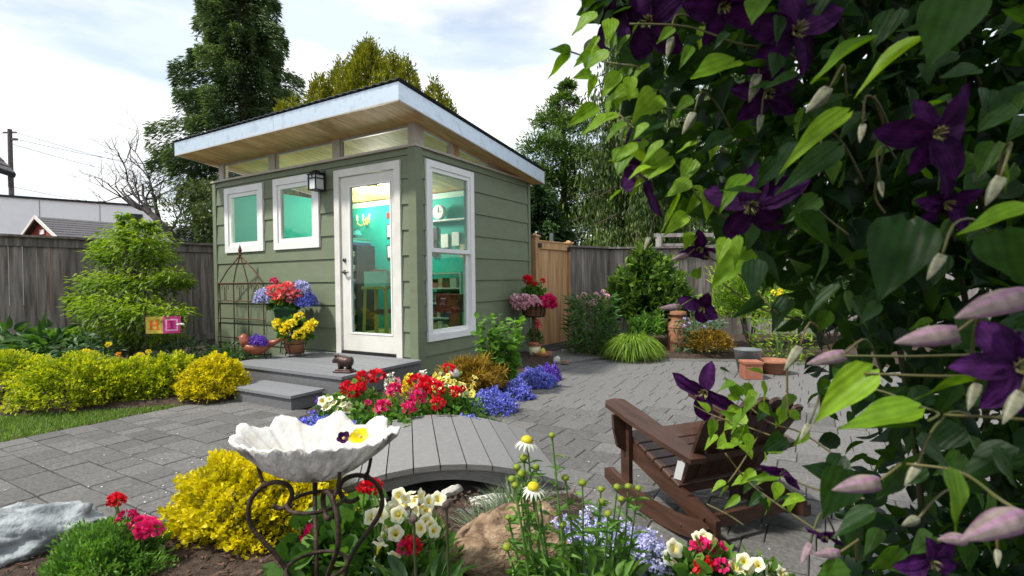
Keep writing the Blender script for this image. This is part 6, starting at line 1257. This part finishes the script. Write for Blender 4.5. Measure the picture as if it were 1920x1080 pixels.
HERO = [  # base px, tip px, depth at base, depth at tip, width factor
 (1122, 7, 1087, 47, 1.05, 1.05, .9), (1129, 13, 1113, 44, 1.05, 1.0, 1.), (1069, 96, 1031, 87, 1.1, 1.1, 1.), (1069, 100, 1029, 151, 1.1, 1.12, .8), (1113, 73, 1087, 109, 1.08, 1.08, .8), (1377, 115, 1289, 153, .85, .82, 1.0), (1262, 53, 1229, 84, .95, .95, .9), (1311, 69, 1271, 98, .95, .93, .8), (1440, -10, 1398, 34, .8, .78, 1.5), (1435, 40, 1400, 78, .85, .85, .8),
 (1118, 200, 1060, 240, 1.1, 1.08, .8), (1155, 213, 1093, 240, 1.08, 1.05, .9), (1231, 178, 1182, 222, 1.0, .97, 1.2), (1247, 153, 1213, 178, 1.0, 1., .9), (1231, 227, 1171, 271, .98, .95, .9), (1178, 278, 1150, 322, 1.0, .98, 1.5), (1253, 293, 1187, 338, .98, .95, .9), (1364, 253, 1309, 284, .9, .88, .9), (1338, 267, 1338, 300, .95, .95, 1.2), (1400, 331, 1342, 387, .85, .82, .7), (1275, 369, 1242, 442, .95, .93, 1.0), (1162, 360, 1133, 378, 1.1, 1.08, .8), (1300, 300, 1275, 345, .95, .95, 1.3), (1200, 345, 1180, 378, 1.0, 1., .9), (1215, 120, 1178, 150, 1., 1., .9), (1290, 190, 1262, 225, .95, .95, 1.2),
 (1727, 75, 1587, 164, .62, .66, .75), (1640, 71, 1511, 133, .68, .68, .6), (1805, -20, 1747, 129, .52, .55, 1.5), (1589, 213, 1453, 307, .66, .68, .55), (1571, 275, 1453, 371, .70, .70, .6), (1925, 165, 1838, 211, .6, .6, .7), (1925, 388, 1791, 444, .52, .54, .7), (1880, 432, 1905, 540, .55, .55, 1.6), (1703, 413, 1653, 573, .72, .70, 1.2), (1545, 460, 1537, 537, .8, .8, 1.1), (1820, 590, 1815, 662, .62, .62, 1.6),
 (1636, 693, 1514, 783, .66, .68, .8), (1722, 766, 1569, 807, .62, .64, .8), (1715, 800, 1572, 808, .63, .66, .75), (1836, 712, 1708, 733, .55, .58, 1.0), (1774, 880, 1811, 1000, .52, .50, 1.5), (1585, 880, 1545, 975, .72, .72, 1.5), (1860, 850, 1915, 920, .55, .55, 1.3), (1640, 960, 1560, 1010, .68, .70, .9), (1720, 830, 1800, 880, .66, .66, 1.2), (1400, 470, 1330, 545, .95, .93, 1.1), (1300, 520, 1318, 500, 1.0, 1., 1.4), (1480, 560, 1440, 620, .9, .9, 1.), (1430, 560, 1370, 600, .95, .95, .6), (1680, 20, 1640, 95, .7, .7, 1.2), (1930, 40, 1880, 10, .5, .5, 1.), (1500, 400, 1560, 470, .8, .8, 1.), (1600, 560, 1640, 620, .8, .8, 1.), (1690, 880, 1640, 940, .66, .66, 1.), (1800, 800, 1740, 850, .7, .7, 1.2),
 # sprig in front of the chair
 (1392, 772, 1352, 800, 1.15, 1.15, 1.6), (1365, 742, 1395, 752, 1.15, 1.15, .8), (1400, 800, 1370, 822, 1.12, 1.12, 1.0), (1345, 818, 1316, 840, 1.15, 1.15, .8), (1390, 822, 1362, 842, 1.12, 1.12, 1.0), (1440, 770, 1462, 800, 1.05, 1.05, 1.3), (1470, 818, 1430, 850, 1.0, 1., 1.4), (1415, 890, 1390, 925, 1.1, 1.1, .9), (1360, 905, 1330, 918, 1.1, 1.1, .9), (1365, 912, 1345, 930, 1.1, 1.1, .8), (1430, 925, 1400, 950, 1.08, 1.08, 1.), (1460, 890, 1400, 898, .95, .95, .55), (1480, 930, 1450, 945, .95, .95, .6), (1425, 935, 1445, 965, 1.05, 1.05, .8), (1385, 930, 1355, 955, 1.05, 1.05, .7), (1440, 760, 1415, 790, 1.1, 1.1, 1.1), (1350, 690, 1370, 700, 1.2, 1.2, .6)]
for xa, ya, xb, yb, da, db, wf in HERO:
    vivid = (xa < 1420 and random.random() < .8) or (xa, ya) in ((1727, 75), (1640, 71), (1589, 213), (1836, 712), (1774, 880), (1636, 693), (1722, 766), (1440, -10), (1925, 388), (1460, 890))  # leaves that take the sun-glow colour
    leaf_between(at(xa, ya, da), at(xb, yb, db), wf, None if random.random() < .8 else Vector((-.3, .2, 1)), random.choice(LM_LIT) if vivid else LM[random.choice((0, 3, 5, 1))])
g_ = random.Random(4)
for _ in range(34):                                       # thin sprigs hanging in front of the chair
    px, py = g_.uniform(1330, 1530), g_.uniform(690, 960)
    if px < 1400 and py > 860 or px < 1370 and py < 760: continue
    d_ = g_.uniform(.95, 1.15); a0 = at(px, py, d_); leaf_between(a0, a0+(CR*g_.gauss(-.5, .6)+CU*g_.gauss(-.3, .6)).normalized()*g_.uniform(.028, .048), g_.choice((.8, 1.0, 1.2)), None, g_.choice(LM_LIT))
for _ in range(44):                                       # sprays in the sunlit leaf colour along the left edge of the vine
    py = g_.uniform(-10, 450); e0 = 1100+max(0, py-150)*.62; px = e0+abs(g_.gauss(45, 65)); d_ = g_.uniform(.86, 1.08); a0 = at(px, py, d_)
    leaf_between(a0, a0+(CR*g_.gauss(-.7, .45)+CU*g_.gauss(-.55, .4)-CF*g_.gauss(0, .2)).normalized()*g_.uniform(.032, .055), g_.choice((.75, .95, 1.15)), None, g_.choice(LM_LIT))
# the mass of the vine: silhouette in plan of the view, real depth
SIL = [(1090, -260), (1110, -20), (1145, 60), (1160, 150), (1195, 230), (1225, 330), (1300, 400), (1350, 440), (1420, 500), (1470, 560), (1500, 640), (1530, 720), (1545, 830), (1550, 900), (1560, 1000), (1575, 1180), (2200, 1250), (2250, -280)]
inner_ = []
def insil(px, py, sh=0): return inpoly(px-sh, py, SIL)
cnt = 0
while cnt < 150:
    px, py = random.uniform(1090, 1990), random.uniform(-30, 1110)
    if not insil(px, py): continue
    e_ = (px-1100)/850; d_ = random.uniform(.85, 1.15)-.28*e_*random.uniform(.5, 1.0)
    a0 = at(px, py, d_); dr = CR*random.gauss(-.5, .5)+CU*random.gauss(-.55, .45)-CF*random.gauss(.1, .35); ln_ = random.uniform(.035, .068); leaf_between(a0, a0+dr.normalized()*ln_, random.choice((.7, .9, 1.1, 1.3)), None, random.choice(LM_LIT) if px < 1330 and random.random() < .6 else random.choice(LM)); cnt += 1
P = []; 
while len(P) < 6400:
    px, py = random.uniform(1090, 2240), random.uniform(-280, 1240)
    if insil(px, py, 12) and not (1480 < px < 1720 and 640 < py < 960 and random.random() < .72) and not (py > 500 and px < 1600 and random.random() < .35): P.append(at(px, py, random.uniform(1.02, 1.85))-cl0)
while len(P) < 8200:
    px, py = random.uniform(1420, 2240), random.uniform(-260, 520)
    P.append(at(px, py, random.uniform(1.2, 2.0))-cl0)
P = np.array(P); n = len(P); D = np.array(CR)*rng.normal(-.3, .7, size=(n, 1))+np.array([0, 0, 1.])*rng.normal(-.5, .5, size=(n, 1))+np.array(CF)*rng.normal(0, .7, size=(n, 1))
swarm('foliage', leaves(P, D, rdir(n, .8), .055+.035*rng.random(n), .034+.02*rng.random(n), 'ovate', np.clip(rng.normal(.15, .2, n), 0, 1)), 'clematis_leaf', cv, 'stuff')  # low tints put the shade inside the vine into the leaf colour
# unseen leaf canopy added above the frame to shade the vine
P = []
while len(P) < 3600:
    xr, dp, zz = random.uniform(-.22, 1.6), random.uniform(-.9, 1.3), random.uniform(2.0, 2.55)
    if zz > 1.096+.60*max(dp, 0)+.25: q_ = CR*xr+Vector((CF.x, CF.y, 0))*dp; P.append(Vector((q_.x, q_.y, zz))-cl0)
P = np.array(P); n = len(P); swarm('shade_canopy', leaves(P, rdir(n, -.3), rdir(n, 1.2), .06+.04*rng.random(n), .04+.025*rng.random(n), 'ovate', np.clip(rng.normal(.35, .25, n), 0, 1)), 'clematis_leaf', cv, 'stuff')
# flowers
def petalmesh(seed):
    g_ = random.Random(seed); gg = G(); m_, kk = 8, 5; v = []; t = []
    for i in range(m_+1):
        u = i/m_; w_ = .30*math.sin(math.pi*(u*.9+.06))**.8*(1-.1*u) if u < 1 else .015
        for k in range(kk):
            s_ = k/(kk-1)*2-1; v.append((u, s_*w_, .10*u-.30*u*u+.05*math.cos(s_*math.pi*2)*math.sin(u*3)+.03*math.sin(u*13+s_*2+seed)*abs(s_))); t.append(min(1, max(0, .35+.5*(1-abs(s_))*u*.6+.25*g_.random())))
    gg.add(v, [(i*kk+k, i*kk+k+1, (i+1)*kk+k+1, (i+1)*kk+k) for i in range(m_) for k in range(kk-1)], t); return gg.mesh('petal', 'clematis_petal', True)
PMS = [petalmesh(s_) for s_ in range(4)]
n_ = 34; az = rng.random(n_)*6.283; stm = trimesh('stamens', *leaves(np.stack([np.cos(az)*.003, np.sin(az)*.003, 0*az], 1), np.stack([np.cos(az)*.5, np.sin(az)*.5, .9+0*az], 1), rdir(n_), .020, .003, 'blade'), 'stamen')
def clem_flower(px, py, d_, rad_px, facing, npet=4, spin=0., droop=0.):
    rad_ = rad_px*d_/FPX; c = at(px, py, d_); f_ = Vector(facing).normalized(); x_ = f_.orthogonal().normalized(); y_ = f_.cross(x_)
    t = bpy.data.objects.new('flower', None); C.objects.link(t); t.parent = cv; t.matrix_local = Matrix.Translation(c-cl0) @ frame(x_, y_, f_).to_4x4()
    for k in range(npet):
        a_ = spin+2*math.pi*k/npet+random.uniform(-.12, .12); o = link('petal', PMS[k % 4], t); dr_ = random.uniform(-.4, .3)-droop; rs_ = random.uniform(.78, 1.1); o.matrix_local = Matrix.Rotation(a_+random.uniform(-.2, .2), 4, 'Z') @ Matrix.Rotation(-dr_, 4, 'Y') @ Matrix.Rotation(random.uniform(-.5, .5), 4, 'X') @ Matrix.Diagonal((rad_*rs_, rad_*random.uniform(.85, 1.15), rad_*random.uniform(.6, 1.6), 1))
    link('stamens', stm, t, (0, 0, .002), None, max(.4, .6*rad_/.05))
    return c
fc = lambda r_, u_, f_: CR*r_+CU*u_-CF*f_
for a in ((1322, 735, 1.2, 62, fc(-.5, -.1, .75), 4, .5, -.1), (1408, 385, .88, 92, fc(-.25, -.3, .7), 5, .2, -.05), (1212, 320, 1.0, 90, fc(-.8, -.35, .3), 4, 1.0, -.6), (1215, 42, 1.0, 80, fc(-.3, -.3, .8), 5, .3, -.1), (1152, 35, 1.05, 75, fc(-.9, -.1, .3), 4, .1, -.5), (1355, 10, .9, 80, fc(-.1, -.6, .6), 5, .6, -.4), (1490, 60, .82, 105, fc(0, -.2, 1), 5, .2, 0), (1750, 252, .68, 92, fc(-.05, -.15, 1), 6, .3, 0), (1905, 690, .5, 110, fc(-.2, .25, .9), 6, .2, .0), (1320, 575, 1.1, 48, fc(-.6, -.6, .5), 4, .4, -.5), (1316, 462, 1.0, 48, fc(-.5, -.7, .4), 4, .9, -.5), (1745, 1050, .62, 65, fc(0, -.3, 1), 5, .6, -.2), (1548, 1000, .75, 38, fc(-.4, -.6, .5), 4, .2, -.6), (1470, 880, .85, 45, fc(-.3, -.8, .4), 4, .3, -.7), (1770, 380, .75, 70, fc(.1, -.5, .9), 5, .2, -.3), (1440, 175, .9, 70, fc(-.2, -.4, .9), 5, .1, -.2)): clem_flower(*a)
# buds and their stalks
def budmesh(name, mat):
    gg = G(); prof = [(.02, 0), (.13, .07), (.165, .25), (.15, .45), (.10, .7), (.05, .88), (.008, 1)]; n_2 = 12; v = []; t = []
    for r_, z_ in prof:
        for k in range(n_2):
            a_ = 2*math.pi*k/n_2; rr = r_*(1+.17*math.cos(4*a_)+.05*math.cos(9*a_+z_*7)); v.append((z_, math.cos(a_)*rr, math.sin(a_)*rr)); t.append(min(1, max(0, .15+.75*(.5+.5*math.cos(4*a_))*(1-z_*.3))))
    gg.add(v, [(i*n_2+k, i*n_2+(k+1) % n_2, (i+1)*n_2+(k+1) % n_2, (i+1)*n_2+k) for i in range(len(prof)-1) for k in range(n_2)], t); return gg.mesh(name, mat, True)
BM = {'p': budmesh('bud', 'clematis_bud'), 'g': budmesh('bud', 'bud_green')}
BUDS = [(1648, 902, 1560, 919, .62, 'p'), (1917, 964, 1800, 1014, .5, 'p'), (1792, 624, 1677, 643, .56, 'p'), (1920, 553, 1790, 597, .5, 'p'), (1584, 664, 1512, 683, .75, 'p'), (1500, 650, 1470, 695, .8, 'g'), (1876, 333, 1848, 386, .55, 'g'), (1767, 478, 1738, 525, .62, 'g'), (1555, 167, 1510, 212, .72, 'g'), (1618, 233, 1612, 268, .7, 'g'), (1422, 140, 1404, 192, .85, 'g'), (1260, 70, 1250, 110, .95, 'g'), (1302, 212, 1279, 252, .92, 'g'), (1428, 216, 1420, 250, .88, 'g'), (1518, 795, 1498, 828, .8, 'g'), (1832, 718, 1815, 770, .55, 'g'), (1722, 870, 1696, 911, .62, 'g'), (1582, 728, 1558, 752, .75, 'g'), (1574, 1036, 1524, 1040, .72, 'p'), (1722, 972, 1690, 986, .65, 'g'), (1218, 445, 1208, 470, 1.05, 'g'), (1540, 290, 1535, 330, .74, 'g'), (1650, 340, 1655, 370, .72, 'g'), (1810, 1010, 1757, 1012, .62, 'p'), (1870, 1030, 1870, 1065, .6, 'g'), (1915, 735, 1880, 795, .48, 'g'), (1290, 478, 1258, 488, 1.0, 'p'), (1275, 575, 1235, 578, 1.1, 'p'), (1520, 1018, 1500, 1060, .75, 'p')]
gs = G()
for xa, ya, xb, yb, d_, k in BUDS:
    a_, b_ = at(xa, ya, d_), at(xb, yb, d_-.01); dv = (b_-a_); ln_ = dv.length; dv.normalize(); s_ = dv.orthogonal().normalized(); o = link('bud', BM[k], cv); o.matrix_local = Matrix.Translation(a_-cl0) @ frame(dv, s_, dv.cross(s_)).to_4x4() @ Matrix.Diagonal((ln_, ln_, ln_, 1))
    q_ = a_-dv*.03+Vector((0, 0, .015)); e_ = a_+CR*random.uniform(.05, .12)+CF*.06+Vector((0, 0, random.uniform(-.05, .05))); gs.tube(smooth([a_-cl0, q_-cl0, (q_+e_)/2+Vector((0, 0, .015))-cl0, e_-cl0], 3), .0016, 5)
for path, d_ in (([(1180, 45), (1290, 50), (1400, 85), (1520, 90)], (.95, .92, .88, .9)), ([(1160, 213), (1200, 250), (1260, 300), (1320, 380), (1400, 430)], (1.07, 1.0, .98, .98, .95)), ([(1170, 165), (1230, 200), (1300, 205)], (1.05, 1.0, 1.0)), ([(1070, 97), (1130, 115), (1200, 125)], (1.1, 1.05, 1.0)), ([(1340, 520), (1420, 575), (1500, 600)], (1.0, .95, .9)), ([(1320, 480), (1380, 510), (1460, 590)], (1.0, .97, .9)), ([(1583, 667), (1700, 668), (1860, 665), (1960, 670)], (.72, .68, .62, .6)), ([(1620, 700), (1760, 705), (1900, 702)], (.66, .62, .6)), ([(1560, 725), (1640, 730), (1720, 760), (1760, 775), (1740, 790)], (.74, .7, .66, .64, .64)), ([(1770, 778), (1860, 782), (1960, 790)], (.62, .58, .56)), ([(1700, 870), (1800, 885), (1880, 940), (1960, 985)], (.62, .58, .52, .5)), ([(1360, 850), (1400, 900), (1450, 940), (1540, 1000)], (1.1, 1.1, 1.0, .9)), ([(1420, 820), (1390, 870), (1365, 905)], (1.1, 1.1, 1.1)), ([(1380, 740), (1440, 790), (1500, 810), (1560, 850)], (1.15, 1.1, 1.0, .9)), ([(1478, 780), (1476, 700), (1480, 640)], (.95, .95, .95)), ([(1325, 945), (1365, 965), (1395, 985)], (1.15, 1.12, 1.1)), ([(1460, 890), (1540, 920), (1620, 935)], (.95, .9, .8)), ([(1300, 760), (1340, 780), (1400, 800), (1480, 830)], (1.2, 1.18, 1.1, 1.0)), ([(1430, 300), (1480, 340), (1540, 400), (1590, 440)], (.85, .85, .85, .85)), ([(1640, 180), (1660, 260), (1640, 360), (1660, 400)], (.75, .8, .85, .85))):
    gs.tube(smooth([at(x, y, dd)-cl0 for (x, y), dd in zip(path, d_)], 5), .0019, 5)
gs.obj('tendrils', 'stem_olive', cv, True, kind='stuff')
for k in range(5):
    x_ = 1700+k*70; p0 = at(x_, 600, 1.35); gg = G(); gg.tube(smooth([Vector((p0.x, p0.y, -.05))-cl0, Vector((p0.x+.03, p0.y, .5))-cl0, at(x_-60, 420, 1.3)-cl0, at(x_-160, 120, 1.2)-cl0, at(x_-260, -60, 1.15)-cl0], 5), [.009-.00025*i for i in range(21)], 6); gg.obj('stem', 'stem_dark', cv, True)
